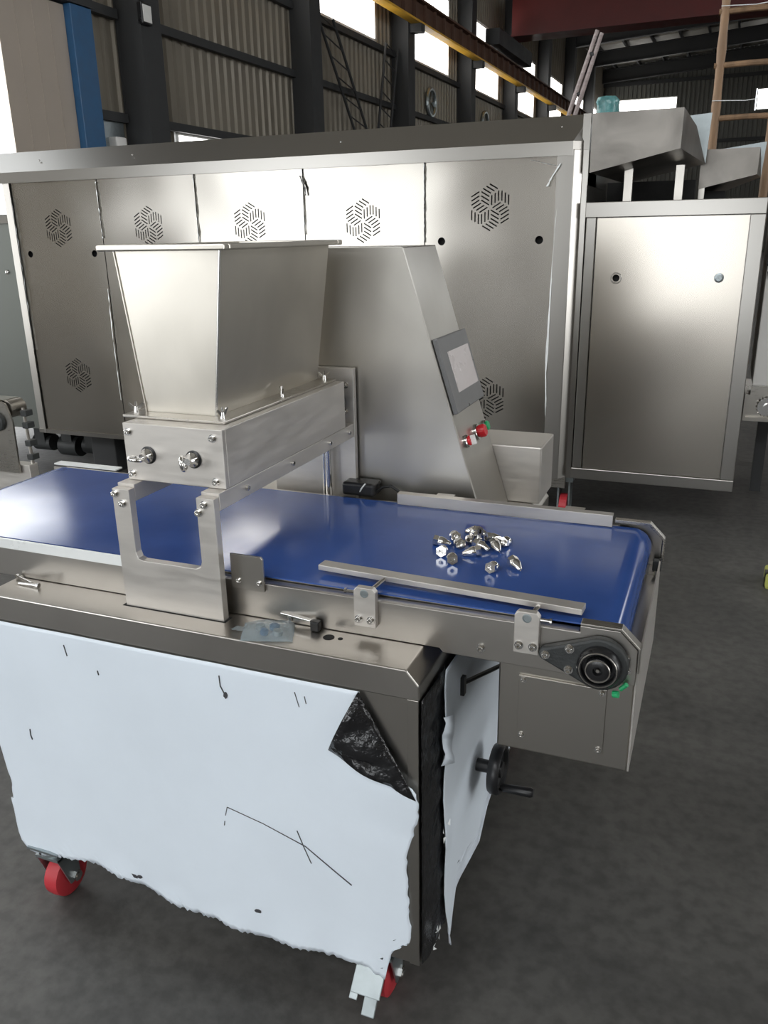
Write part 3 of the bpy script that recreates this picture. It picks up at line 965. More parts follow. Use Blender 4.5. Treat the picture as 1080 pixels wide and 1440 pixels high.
def film_sheet(R, L, B, top, zmin, put, rows=60, cols=150, jag=0.004, seed=3):
    """torn film: R(z), L(z) side outlines, B(x) lower outline; put(x, z, edge) -> point"""
    rnd = random.Random(seed)
    jb = [rnd.uniform(-jag, jag) for _ in range(cols + 1)]
    jr = [rnd.uniform(-jag, jag) * 0.6 for _ in range(rows + 1)]
    vs, fs = [], []
    for i in range(rows + 1):
        z0 = zmin + (top - zmin) * i / rows
        l, r = interp(L, z0) + jr[i] * 0.5, interp(R, z0) + jr[i]
        for j in range(cols + 1):
            x = l + (r - l) * j / cols
            zb = interp(B, x) + jb[j]
            z = top - (top - zb) * (top - z0) / (top - zmin)
            vs.append(put(x, z, (i / rows, j / cols)))
    for i in range(rows):
        for j in range(cols):
            a = i * (cols + 1) + j
            fs.append((a, a + 1, a + cols + 2, a + cols + 1))
    return MB().add(vs, fs)


def solid(o, t):
    md = o.modifiers.new('thickness', 'SOLIDIFY')
    md.thickness = t
    md.offset = 0
    return o


Rf = [(0.09, -0.478), (0.105, -0.476), (0.150, -0.434), (0.20, -0.437), (0.30, -0.441), (0.37, -0.442), (0.40, -0.434), (0.44, -0.424), (0.471, -0.418), (0.51, -0.417),
      (0.533, -0.424), (0.555, -0.47), (0.585, -0.545), (0.606, -0.584), (0.625, -0.578), (0.66, -0.556), (0.70, -0.541), (0.727, -0.530)]
Lf = [(0.09, -1.36), (0.115, -1.41), (0.14, -1.432), (0.20, -1.436), (0.30, -1.424), (0.34, -1.432), (0.375, -1.455), (0.45, -1.452), (0.727, -1.44)]
Bf = [(-1.46, 0.36), (-1.44, 0.19), (-1.43, 0.10), (-1.40, 0.098), (-1.36, 0.112), (-1.30, 0.128), (-1.22, 0.138), (-1.16, 0.125), (-1.08, 0.118), (-1.02, 0.097), (-0.95, 0.088), (-0.90, 0.087),
      (-0.80, 0.078), (-0.70, 0.085), (-0.60, 0.093), (-0.53, 0.10), (-0.515, 0.085), (-0.49, 0.075), (-0.484, 0.12), (-0.476, 0.135), (-0.46, 0.132), (-0.452, 0.14), (-0.447, 0.125), (-0.435, 0.14), (-0.41, 0.15)]


def put_front(x, z, e):
    lift = 0.006 * max(0, 1 - e[0] * 9) * (0.5 + 0.5 * math.sin(x * 43)) + 0.0012 * math.sin(x * 9 + z * 6)
    if z > 0.42 and x > -0.62:
        lift += 0.010 * max(0, (x + 0.62) / 0.2) * max(0, 1 - abs(z - 0.53) / 0.11)
    return (x, CYF - 0.003 - abs(lift), z)


ff = build('front_film', film_sheet(Rf, Lf, Bf, 0.727, 0.09, put_front), M_FILM, cab, smooth=True)
solid(ff, 0.0006)
# scratches on the film
mb = MB()
marks = [[(-0.832, 0.397), (-0.75, 0.380), (-0.656, 0.352), (-0.60, 0.315), (-0.558, 0.288)], [(-0.832, 0.397), (-0.838, 0.375)], [(-0.841, 0.36), (-0.843, 0.349)],
         [(-0.673, 0.385), (-0.66, 0.35), (-0.645, 0.314)], [(-0.823, 0.702), (-0.822, 0.68), (-0.811, 0.658)], [(-1.337, 0.466), (-1.338, 0.45), (-1.335, 0.439)],
         [(-1.147, 0.136), (-1.13, 0.139)], [(-0.66, 0.70), (-0.652, 0.67)], [(-0.64, 0.695), (-0.637, 0.68)], [(-1.20, 0.70), (-1.195, 0.675)], [(-1.12, 0.655), (-1.118, 0.645)]]
for ln in marks:
    for (xa, za), (xb, zb) in zip(ln[:-1], ln[1:]):
        d = Vector((xb - xa, 0, zb - za)).normalized()
        nrm = Vector((-d.z, 0, d.x)) * 0.0007
        y = CYF - 0.0055
        vs = [(xa - nrm.x, y, za - nrm.z), (xb - nrm.x, y, zb - nrm.z), (xb + nrm.x, y, zb + nrm.z), (xa + nrm.x, y, za + nrm.z)]
        mb.add(vs + [(a, b + 0.003, c) for a, b, c in vs], [(0, 1, 2, 3), (4, 7, 6, 5), (0, 4, 5, 1), (1, 5, 6, 2), (2, 6, 7, 3), (3, 7, 4, 0)])
for x, z, rx, rz in ((-0.779, 0.147, 0.008, 0.004), (-1.108, 0.137, 0.02, 0.006), (-1.083, 0.139, 0.007, 0.005), (-0.812, 0.662, 0.004, 0.008), (-1.375, 0.113, 0.004, 0.004)):
    n = 9
    vs = [(x + rx * math.cos(2 * math.pi * i / n) * random.uniform(.7, 1.2), CYF - 0.0058, z + rz * math.sin(2 * math.pi * i / n) * random.uniform(.7, 1.2)) for i in range(n)]
    mb.add(vs + [(a, b + 0.003, c) for a, b, c in vs], [tuple(range(n)), tuple(range(2 * n - 1, n - 1, -1))] + [(i, (i + 1) % n, (i + 1) % n + n, i + n) for i in range(n)])
build('scratches', mb, M_SCRATCH, ff)['kind'] = 'stuff'

# peeled corner folded over, showing its black back
vs, fs = [], []
A, B_, C_ = Vector((-0.531, CYF - 0.004, 0.728)), Vector((-0.588, CYF - 0.020, 0.603)), Vector((-0.420, CYF - 0.012, 0.530))
n = 14
idx = {}
for i in range(n + 1):
    for j in range(n + 1 - i):
        a, b = i / n, j / n
        p = A * (1 - a - b) + B_ * a + C_ * b
        bulge = 0.018 * 4 * a * (1 - a - b) + 0.012 * math.sin(9 * a + 14 * b) * a * b * 4
        idx[(i, j)] = len(vs)
        vs.append((p.x, p.y - abs(bulge) - 0.001, p.z))
for i in range(n):
    for j in range(n - i):
        fs.append((idx[(i, j)], idx[(i + 1, j)], idx[(i, j + 1)]))
        if j < n - i - 1:
            fs.append((idx[(i + 1, j)], idx[(i + 1, j + 1)], idx[(i, j + 1)]))
solid(build('peeled_flap', MB().add(vs, fs), M_FILMB, cab, smooth=True), 0.0006)

# side film and the black wrap at the corner
Rs = [(0.05, 1.34), (0.10, 1.40), (0.13, 1.55), (0.16, 1.75), (0.20, 1.92), (0.30, 2.02), (0.50, 2.05), (0.727, 2.06)]
Ls = [(0.05, 1.315), (0.12, 1.300), (0.30, 1.292), (0.50, 1.285), (0.56, 1.290), (0.63, 1.283), (0.727, 1.30)]
Bs = [(1.28, 0.10), (1.31, 0.055), (1.33, 0.075), (1.37, 0.115), (1.385, 0.13), (1.40, 0.105), (1.43, 0.10), (1.48, 0.085), (1.55, 0.060), (1.60, 0.075), (1.72, 0.090), (1.85, 0.07), (1.95, 0.065), (2.06, 0.07)]


def put_side(y, z, e):
    lift = 0.010 * max(0, 1 - e[0] * 3.0) * (0.6 + 0.4 * math.sin(y * 21)) + 0.002 * math.sin(y * 17 + z * 9) + 0.006 * max(0, 1 - e[1] * 12) * (0.5 + 0.5 * math.sin(z * 24))
    return (CXR + 0.009 + abs(lift), y, z)


sf = build('side_film', film_sheet(Rs, Ls, Bs, 0.727, 0.05, put_side, rows=50, cols=60, seed=9), M_FILM, cab, smooth=True)
solid(sf, 0.0006)


def put_wrap(y, z, e):
    w = 0.0022 * math.sin(z * 37 + y * 20) + 0.0018 * math.sin(z * 91)
    return (CXR + 0.003 + abs(w) * (0.25 + e[1]), y, z)


wrap = build('corner_wrap', film_sheet([(0.05, 1.325), (0.2, 1.318), (0.5, 1.312), (0.727, 1.315)], [(0.05, 1.180), (0.727, 1.180)], [(1.18, 0.135), (1.22, 0.11), (1.25, 0.125), (1.30, 0.12)], 0.727, 0.05, put_wrap, 60, 12, 0.006, 5), M_FILMB, cab, smooth=True)
solid(wrap, 0.0006)
# crumpled bits of clear tape on the wrap
for k, (y, z) in enumerate(((1.285, 0.545), (1.295, 0.375), (1.235, 0.150))):
    rnd = random.Random(k)
    mb = MB()
    for q in range(7):
        p = Vector((CXR + 0.008 + rnd.uniform(0, .006), y + rnd.uniform(-.016, .016), z + rnd.uniform(-.014, .014)))
        mb.add([p, p + Vector((rnd.uniform(0, .006), rnd.uniform(-.012, .012), rnd.uniform(-.012, .012))), p + Vector((rnd.uniform(0, .006), rnd.uniform(-.012, .012), rnd.uniform(-.012, .012)))], [(0, 1, 2)])
    build('tape_scrap', mb, M_WSTRIP, cab)
# black retaining rod on the side
build('side_rod', MB().tube([(CXR + 0.012, 1.405, 0.641), (-0.368, 1.542, 0.613), (-0.345, 1.62, 0.597)], 0.0048, 8).box(CXR + 0.010, CXR + 0.019, 1.392, 1.407, 0.620, 0.660), M_BLACK, cab)
vs = []
for i in range(9):
    z = 0.645 - 0.105 * i / 8
    vs += [(CXR + 0.016 + 0.004 * math.sin(i * 1.3), 1.268 + 0.004 * math.sin(i * 2.1), z), (CXR + 0.026 + 0.003 * math.sin(i), 1.298 + 0.003 * math.cos(i * 1.7), z - 0.012)]
solid(build('film_curl', MB().add(vs, [(2 * i, 2 * i + 1, 2 * i + 3, 2 * i + 2) for i in range(8)]), M_FILM, cab, smooth=True), 0.0006)

# handwheel
WX, WY, WZ = -0.360, 1.535, 0.362
hw = build('handwheel', MB().lathe([(0.012, -0.006), (0.046, -0.010), (0.053, -0.012), (0.057, -0.006), (0.057, 0.008), (0.053, 0.014), (0.046, 0.013), (0.042, 0.004), (0.020, 0.002), (0.018, 0.012), (0.004, 0.012)], (WX, WY, WZ), (1, 0, 0), 36), M_BLACK, cab, smooth=True)
build('hub', MB().lathe([(0.014, 0), (0.015, 0.02), (0.014, CXR * -1 + WX - 0.008)], (CXR + 0.001, WY, WZ), (1, 0, 0), 20), M_BLACK, hw, smooth=True)
build('crank_grip', MB().lathe([(0.006, 0), (0.009, 0.006), (0.0105, 0.045), (0.0115, 0.068), (0.0085, 0.074)], (WX + 0.010, WY - 0.010, WZ - 0.040), (1, 0.02, 0.04), 16), M_BLACK, hw, smooth=True)


def caster(x, y, brake):
    z0, z1 = F, 0.13
    cs = build('caster', MB().box(x - 0.045, x + 0.045, y - 0.04, y + 0.04, z1 - 0.006, z1 - 0.0005)
               .lathe([(0.03, 0), (0.03, 0.018), (0.022, 0.022)], (x, y, z1 - 0.028), (0, 0, 1), 20)
               .box(x - 0.034, x + 0.034, y - 0.03, y + 0.03, z1 - 0.035, z1 - 0.028)
               .prism([(y - 0.03, z1 - 0.03), (y + 0.03, z1 - 0.03), (y + 0.035, 0.01), (y - 0.0, 0.01)], 'x', x - 0.034, x - 0.030)
               .prism([(y - 0.03, z1 - 0.03), (y + 0.03, z1 - 0.03), (y + 0.035, 0.01), (y - 0.0, 0.01)], 'x', x + 0.030, x + 0.034), M_ZINC, cab)
    build('wheel', MB().lathe([(0.044, -0.022), (0.053, -0.018), (0.055, 0), (0.053, 0.018), (0.044, 0.022)], (x, y + 0.02, F + 0.055), (1, 0, 0), 32), M_RUBBER, cs, smooth=True)
    build('axle', MB().cyl((x - 0.042, y + 0.02, F + 0.055), (x + 0.042, y + 0.02, F + 0.055), 0.008, n=12).cyl((x - 0.040, y + 0.02, F + 0.055), (x - 0.034, y + 0.02, F + 0.055), 0.014, n=6).cyl((x + 0.034, y + 0.02, F + 0.055), (x + 0.040, y + 0.02, F + 0.055), 0.014, n=6), M_CHROME, cs)
    if brake:
        pd = [(y - 0.022, 0.098), (y - 0.045, 0.080), (y - 0.080, 0.044), (y - 0.077, 0.040), (y - 0.042, 0.076), (y - 0.018, 0.094)]
        build('brake_pedal', MB().prism(pd, 'x', x - 0.038, x + 0.026)
              .prism([(y - 0.079, 0.045), (y - 0.101, 0.018), (y - 0.098, 0.014), (y - 0.075, 0.041)], 'x', x - 0.006, x + 0.022)
              .prism([(y - 0.079, 0.045), (y - 0.088, 0.036), (y - 0.085, 0.032), (y - 0.075, 0.041)], 'x', x - 0.038, x - 0.020), M_ZINC, cs, bev=0.0015)
    return cs


caster(-0.520, 1.225, True)
caster(-1.362, 1.205, False)
caster(-0.50, 2.22, False)
caster(-1.345, 2.22, False)

# ================================================================== CONVEYOR
con = thing('belt_conveyor', 'belt conveyor with glossy blue belt across the depositor cabinet', 'conveyor', (-0.95, 1.55, 0.785))
BX0, RX, RZ, RR = -1.745, -0.133, 0.8240, 0.0420
YF, YB = 1.272, 1.832
def belt_loop(rr):
    """outline of the belt at radius rr; short straight steps keep the long runs flat"""
    out = [(RX - 0.02, RZ + rr), (RX - 0.004, RZ + rr)]
    for i in range(17):
        a = math.pi / 2 - math.pi * i / 16
        out.append((RX + rr * math.cos(a), RZ + rr * math.sin(a)))
    out += [(RX - 0.004, RZ - rr), (RX - 0.02, RZ - rr), (BX0 + 0.02, RZ - rr), (BX0 + 0.004, RZ - rr)]
    for i in range(17):
        a = -math.pi / 2 - math.pi * i / 16
        out.append((BX0 + rr * math.cos(a), RZ + rr * math.sin(a)))
    return out + [(BX0 + 0.004, RZ + rr), (BX0 + 0.02, RZ + rr)]


prof, inn = belt_loop(RR), belt_loop(RR - 0.003)
mb = MB()
n = len(prof)
y0, y1 = 1.296, 1.812
vs = [(x, y0, z) for x, z in prof] + [(x, y1, z) for x, z in prof] + [(x, y0, z) for x, z in inn] + [(x, y1, z) for x, z in inn]
fs = []
for i in range(n):
    k = (i + 1) % n
    fs += [(i, k, k + n, i + n), (i + 2 * n, i + 3 * n, k + 3 * n, k + 2 * n), (i, i + 2 * n, k + 2 * n, k), (i + n, k + n, k + 3 * n, i + 3 * n)]
mb.add(vs, fs)
build('belt', mb, M_BELT, con, smooth=True)
build('drive_roller', MB().cyl((RX, 1.29, RZ), (RX, 1.82, RZ), RR - 0.004, n=28), M_STEEL, con, smooth=True)
build('tail_roller', MB().cyl((BX0, 1.29, RZ), (BX0, 1.82, RZ), RR - 0.004, n=28), M_STEEL, con, smooth=True)
build('belt_bed', MB().box(BX0 + 0.1, RX - 0.09, 1.298, 1.81, 0.845, 0.8625), M_STEEL, con)
side = [(BX0 - 0.052, 0.786), (-0.412, 0.786), (-0.405, 0.778), (-0.07, 0.777), (-0.07, 0.842), (-0.100, 0.872), (-0.165, 0.872), (-0.165, 0.860), (BX0 - 0.052, 0.860)]
sp = build('side_plate', MB().prism(side, 'y', YF, YF + 0.006), M_WORK, con, bev=0.0012)
build('side_plate', MB().prism(side, 'y', YB - 0.006, YB), M_WORK, con, bev=0.0012)
build('top_flange', MB().box(BX0, -0.168, YF + 0.0065, 1.2945, 0.8565, 0.8595), M_WORK, con)
build('top_flange', MB().box(BX0, -0.168, 1.8135, YB - 0.0065, 0.8605, 0.8635), M_WORK, con)
build('end_cap_flange', MB().prism([(-0.165, 0.8725), (-0.165, 0.877), (-0.098, 0.877), (-0.066, 0.845), (-0.066, 0.800), (-0.0695, 0.800), (-0.0695, 0.843), (-0.100, 0.8725)], 'y', YF, 1.2945), M_STEEL, con, bev=0.001)
build('end_cap_flange', MB().prism([(-0.175, 0.8725), (-0.175, 0.880), (-0.098, 0.880), (-0.064, 0.846), (-0.064, 0.790), (-0.0695, 0.790), (-0.0695, 0.843), (-0.100, 0.8725)], 'y', 1.815, YB), M_STEEL, con, bev=0.001)
build('end_clip', MB().box(-0.085, -0.066, 1.795, 1.812, 0.775, 0.800), M_CAST, con, bev=0.002)
build('end_bracket', MB().box(-0.092, -0.080, 1.790, 1.830, 0.740, 0.775), M_STEEL, con)
build('edge_strip', MB().box(BX0, -1.085, YF - 0.006, YF - 0.0005, 0.853, 0.876), M_WSTRIP, con, bev=0.001)
build('edge_plate', MB().box(-1.80, -1.575, 1.833, 1.862, 0.864, 0.868), M_WSTRIP, con)
for x in (-0.095, -0.093):
    pass
stamp('screw', BOLT_S, M_CHROME, con, (-0.086, YF, 0.826))
stamp('screw', BOLT_S, M_CHROME, con, (-0.084, YF, 0.802))
stamp('bolt', BOLT, M_CHROME, con, (-0.335, YF, 0.80))
# bearing
cx, cz = -0.128, 0.814
pts = []
for i in range(25):
    a = -math.pi * 0.68 + i / 24 * math.pi * 1.36
    pts.append((cx + 0.047 * math.cos(a), cz + 0.047 * math.sin(a)))
for i in range(7):
    a = math.pi * 0.68 + i / 6 * math.pi * 0.64
    pts.append((-0.218 + 0.012 * math.cos(a), 0.818 + 0.012 * math.sin(a)))
brg = build('bearing_housing', MB().prism(pts, 'y', YF - 0.018, YF - 0.0005), M_CAST, con, bev=0.004, seg=3)
build('bearing_collar', MB().lathe([(0.036, 0), (0.036, 0.014), (0.033, 0.018), (0.028, 0.018), (0.027, 0.006), (0.022, 0.006), (0.021, 0.020), (0.018, 0.022), (0.008, 0.022), (0.007, 0.014), (0.001, 0.014)], (cx, YF - 0.018, cz), (0, -1, 0), 32), M_BLACK, brg, smooth=True)
build('collar_ring', MB().torus((cx, YF - 0.036, cz), (0, 1, 0), 0.0305, 0.0012, 36, 6), M_STEEL, brg)
build('shaft_end', MB().torus((cx, YF - 0.040, cz), (0, 1, 0), 0.0195, 0.0012, 30, 6).cyl((cx, YF - 0.034, cz), (cx, YF - 0.0385, cz), 0.003, n=10), M_STEEL, brg)
for x, z in ((-0.218, 0.818), (-0.178, 0.836), (-0.178, 0.797)):
    stamp('bolt', BOLT, M_CHROME, con, (x, YF - 0.018, z))
build('green_tie', MB().cyl((-0.092, YF - 0.01, 0.772), (-0.082, YF - 0.012, 0.784), 0.004, n=8).cyl((-0.103, YF - 0.012, 0.762), (-0.094, YF - 0.014, 0.764), 0.006, n=10), M_GREEN, con)
# drop housing under the head
build('drop_housing', MB().box(-0.308, -0.072, 1.30, 1.79, 0.588, 0.768), M_STEEL_V, con, bev=0.003)
build('end_cover', MB().box(-0.0715, -0.0685, 1.285, 1.812, 0.60, 0.800), M_ALU, con)
cov = build('cover_plate', MB().box(-0.270, -0.116, 1.2955, 1.2995, 0.616, 0.746), M_STEEL_V, con, bev=0.0005)
for x, z in ((-0.262, 0.738), (-0.124, 0.738), (-0.262, 0.624), (-0.124, 0.624)):
    stamp('screw', BOLT_S, M_CHROME, cov, (x, 1.2955, z))
# near guide on two brackets
build('near_guide', MB().add([(-0.683, 1.336, 0.887), (-0.168, 1.304, 0.887), (-0.166, 1.334, 0.887), (-0.681, 1.364, 0.887),
                              (-0.683, 1.336, 0.876), (-0.168, 1.304, 0.876), (-0.166, 1.334, 0.876), (-0.681, 1.364, 0.876)],
                             [(0, 1, 2, 3), (4, 7, 6, 5), (0, 4, 5, 1), (1, 5, 6, 2), (2, 6, 7, 3), (3, 7, 4, 0)]), M_ALU, con, bev=0.001)
for x in (-0.552, -0.2525):
    w = 0.0215
    br = build('guide_bracket', MB().prism([(x - w, 0.811), (x + w, 0.811), (x + w, 0.882), (x + w - 0.006, 0.889), (x - w + 0.006, 0.889), (x - w, 0.882)], 'y', YF - 0.014, YF - 0.0005), M_ALU, con, bev=0.001)
    for dx, z in ((-0.012, 0.826), (0.012, 0.826)):
        stamp('bolt', BOLT, M_CHROME, br, (x + dx, YF - 0.014, z))
    build('rod_end', MB().lathe([(0.008, 0), (0.008, 0.0008), (0.006, 0.001), (0.0058, 0.0002)], (x, YF - 0.0142, 0.878), (0, -1, 0), 20), M_ZINC, br)
    build('guide_rod', MB().cyl((x, YF - 0.013, 0.874), (x + 0.012, 1.325, 0.880), 0.0045, n=10), M_CHROME, br)
for x0, x1 in ((-0.574, -0.590), (-0.231, -0.215)):
    build('clamp_screw', MB().cyl((x0, YF - 0.007, 0.876), (x1, YF - 0.007, 0.876), 0.003, n=10).cyl((x1, YF - 0.007, 0.876), (x1 + (x1 - x0) * 0.25, YF - 0.007, 0.876), 0.005, n=10), M_CHROME, con)
# far guide: angle strip with two tabs
fg = build('far_guide', MB().prism([(1.795, 0.868), (1.795, 0.895), (1.812, 0.897), (1.812, 0.893), (1.799, 0.891), (1.799, 0.868)], 'x', -0.692, -0.178), M_ALU, con, bev=0.0008)
for x in (-0.575, -0.265):
    build('guide_tab', MB().box(x - 0.022, x + 0.022, 1.812, 1.828, 0.8935, 0.8965).box(x - 0.004, x + 0.004, 1.822, 1.828, 0.864, 0.8935), M_WORK, fg)
# small upright plate behind the yoke
pl = build('stop_plate', MB().prism([(-0.838, 0.845), (-0.766, 0.845), (-0.766, 0.912), (-0.770, 0.917), (-0.838, 0.917)], 'y', YF - 0.006, YF - 0.0008), M_STEEL_V, con, bev=0.0006)
for x in (-0.822, -0.776):
    stamp('screw', BOLT_S, M_CHROME, pl, (x, YF - 0.006, 0.862))

# ================================================================== DEPOSITING HEAD
head = thing('depositing_head', 'grey machined pump block on a forked frame over the blue belt', 'machine head', (-0.95, 1.55, 0.785))
HX0, HX1, HY0, HY1, HZ0, HZ1 = -1.066, -0.840, 1.276, 1.828, 1.043, 1.158
build('pump_block', MB().box(HX0, HX1, HY0 + 0.012, HY1, HZ0, HZ1), M_ALU, head, bev=0.0012)
fp = build('front_plate', MB().box(HX0, HX1, HY0, HY0 + 0.0115, HZ0, HZ1), M_ALU, head, bev=0.0012)
for x, z in ((-1.054, 1.141), (-0.861, 1.141), (-1.054, 1.056), (-0.861, 1.056)):
    stamp('bolt', BOLT, M_CHROME, fp, (x, HY0, z))
for k, x in enumerate((-1.011, -0.907)):
    build('knob_seat', MB().lathe([(0.0175, 0), (0.0175, 0.002), (0.016, 0.003), (0.0145, 0.003)], (x, HY0, 1.097), (0, -1, 0), 28), M_BLACK, fp)
    eb = build('eye_bolt', MB().lathe([(0.0145, 0.003), (0.0145, 0.006), (0.009, 0.012), (0.007, 0.022)], (x, HY0, 1.097), (0, -1, 0), 24), M_CHROME, fp, smooth=True)
    ax = (0.15, 0.1, 1) if k == 0 else (1, 0.35, 0.15)
    build('ring', MB().torus((x - (0.008 if k == 0 else 0.004), HY0 - 0.029, 1.096), ax, 0.0125, 0.0042, 24, 10), M_CHROME, eb, smooth=True)
# rails
for x0, x1 in ((-1.074, -1.034), (-0.880, -0.840)):
    build('rail', MB().box(x0, x1, 1.2505, 1.878, 1.008, 1.0425), M_ALU, head, bev=0.0012)
for y in (1.349, 1.542, 1.732, 1.845):
    stamp('bolt', BOLT, M_CAST, head, (-0.842, y, 1.026), (1, 0, 0))
# yoke
yk = build('yoke', MB().prism([(-1.074, 0.785), (-0.841, 0.785), (-0.841, 1.036), (-0.880, 1.036), (-0.880, 0.906), (-0.884, 0.894), (-0.894, 0.890), (-1.020, 0.890), (-1.030, 0.894), (-1.034, 0.906), (-1.034, 1.036), (-1.074, 1.036)], 'y', 1.232, 1.2500), M_ALU, head, bev=0.001)
for x, z in ((-1.067, 1.026), (-1.051, 1.007), (-0.862, 1.024), (-0.876, 1.007)):
    stamp('bolt', BOLT, M_CHROME, yk, (x, 1.232, z))
build('slot_shade_plate', MB().box(-1.081, -0.836, 1.2285, 1.2535, 0.7848, 0.7855), M_DARK, head)  # thin dark plate stands in for the shade of a slot
# rear carrier plate with its bolts
bp = build('carrier_plate', MB().box(-1.075, -0.838, 1.8785, 1.8945, 0.785, 1.182), M_ALU, head, bev=0.0012)
for x, z in ((-0.860, 1.139), (-0.863, 1.072)):
    stamp('bolt', BOLT, M_CHROME, bp, (x, 1.8785, z))
build('drive_hub', MB().cyl((-0.895, 1.829, 1.101), (-0.895, 1.878, 1.101), 0.034, n=28), M_CAST, head, smooth=True)
for x, r in ((-0.905, 0.008), (-0.917, 0.004)):
    build('guide_column', MB().cyl((x, 1.855, 0.785), (x, 1.855, 1.008), r, n=16), M_CHROME, head, smooth=True)

# ================================================================== HOPPER
hop = thing('feed_hopper', 'tapered stainless feed hopper with folded rim on the pump block', 'hopper', (-0.985, 1.59, HZ1))
T = 0.002
zb, zt = 1.164, 1.476
bt = [(-1.067, 1.358), (-0.903, 1.358), (-0.903, 1.808), (-1.067, 1.808)]
tp = [(-1.102, 1.356), (-0.865, 1.356), (-0.865, 1.822), (-1.102, 1.822)]
names = ['front_wall', 'right_wall', 'back_wall', 'left_wall']
for i in range(4):
    k = (i + 1) % 4
    P = [Vector((*bt[i], zb)), Vector((*bt[k], zb)), Vector((*tp[k], zt)), Vector((*tp[i], zt))]
    nrm = (P[1] - P[0]).cross(P[3] - P[0]).normalized() * T
    # sheets grid so the thin metal can bow a little
    build(names[i], MB().add([tuple(p) for p in P] + [tuple(p - nrm) for p in P], [(0, 1, 2, 3), (4, 7, 6, 5), (0, 4, 5, 1), (1, 5, 6, 2), (2, 6, 7, 3), (3, 7, 4, 0)]), M_HOPPER, hop)
build('corner_weld', MB().cyl((-0.9025, 1.3575, zb), (-0.8645, 1.3555, zt), 0.0026, n=10), M_CHROME, hop, smooth=True)
build('corner_weld', MB().cyl((-1.0675, 1.3575, zb), (-1.1025, 1.3555, zt), 0.0022, n=10), M_HOPPER, hop, smooth=True)
rim = MB()
ro = (-1.128, -0.842, 1.334, 1.850)
ri = (-1.104, -0.863, 1.354, 1.824)
z0, z1 = 1.4755, 1.487
for (x0, x1, y0, y1) in ((ro[0], ro[1], ro[2], ri[2]), (ro[0], ro[1], ri[3], ro[3]), (ro[0], ri[0], ri[2], ri[3]), (ri[1], ro[1], ri[2], ri[3])):
    rim.box(x0, x1, y0, y1, z0, z1)
build('rim', rim, M_HOPPER, hop, bev=0.003)
fl = MB()
for (x0, x1, y0, y1) in ((-1.098, -0.860, 1.318, 1.358), (-1.098, -0.860, 1.808, 1.826), (-1.098, -1.067, 1.358, 1.808), (-0.903, -0.860, 1.358, 1.808)):
    fl.box(x0, x1, y0, y1, HZ1 + 0.0002, HZ1 + 0.006)
build('base_flange', fl, M_STEEL, hop, bev=0.0015)
for k, (x, y) in enumerate(((-1.083, 1.345), (-0.880, 1.345), (-0.880, 1.585), (-0.880, 1.80), (-1.083, 1.60))):
    stamp('wing_nut', WING, M_CHROME, hop, (x, y, HZ1 + 0.006), (0, 0, 1), spin=0.5 + k * 0.9)

# ================================================================== CONTROL TOWER
tw = thing('control_tower', 'stainless control housing with slanted face behind the blue belt', 'control panel', (-0.8, 2.03, 0.785))
SX = (0.30098, 0.0, -0.95361)    # down the slope
SN = (0.95361, 0.0, 0.30098)     # out of the slope
TY0, TY1 = 1.903, 2.15


def sl(s, y, h=0.0):
    return (-0.713 + SX[0] * s + SN[0] * h, y, 1.468 + SX[2] * s + SN[2] * h)


b = sl(0.714, 0)
build('housing', MB().prism([(-1.02, 0.786), (b[0], 0.786), (-0.713, 1.468), (-1.02, 1.468)], 'y', TY0 + 0.003, TY1), M_TOWER, tw, bev=0.002)
build('side_cover', MB().prism([(-1.02, 0.787), (b[0] - 0.001, 0.787), (-0.7135, 1.4685), (-1.02, 1.4685)], 'y', TY0, TY0 + 0.0025), M_TOWER, tw, bev=0.0008)


def slab(s0, s1, y0, y1, h0, h1):
    c = [sl(s, y, h) for h in (h0, h1) for (s, y) in ((s0, y0), (s0, y1), (s1, y1), (s1, y0))]
    return MB().add(c, [(0, 1, 2, 3), (4, 7, 6, 5), (0, 4, 5, 1), (1, 5, 6, 2), (2, 6, 7, 3), (3, 7, 4, 0)])


ts = build('touch_screen', slab(0.226, 0.416, 1.916, 2.162, 0.0005, 0.013), M_BEZEL, tw, bev=0.003)
build('display', slab(0.266, 0.370, 1.966, 2.145, 0.0131, 0.0136), M_DISPLAY, ts)


def button(name, s, y, r, h, mat, parts):
    ring = build(name, MB().lathe([(r * 1.25, 0.0005), (r * 1.25, 0.005), (r * 1.05, 0.007), (r * 0.5, 0.008)], sl(s, y, 0), SN, 24), M_CHROME, tw, smooth=True)
    build('button_cap', MB().lathe([(r * 0.8, 0.006), (r, 0.010), (r, h - 0.004), (r * 0.85, h), (r * 0.3, h + 0.0005)], sl(s, y, 0), SN, 24), mat, ring, smooth=True)
    return ring


rs = button('rotary_switch', 0.492, 1.953, 0.013, 0.014, M_REDP, 0)
p = [sl(0.480, 1.949, 0.014), sl(0.504, 1.949, 0.014), sl(0.504, 1.957, 0.014), sl(0.480, 1.957, 0.014)]
q = [sl(0.480, 1.949, 0.026), sl(0.504, 1.949, 0.026), sl(0.504, 1.957, 0.026), sl(0.480, 1.957, 0.026)]
build('switch_lever', MB().add(p + q, [(0, 1, 2, 3), (4, 7, 6, 5), (0, 4, 5, 1), (1, 5, 6, 2), (2, 6, 7, 3), (3, 7, 4, 0)]), M_WHITE, rs, bev=0.001)
button('stop_button', 0.490, 2.052, 0.017, 0.026, M_REDP, 0)
button('start_button', 0.490, 2.125, 0.013, 0.014, M_GREEN, 0)

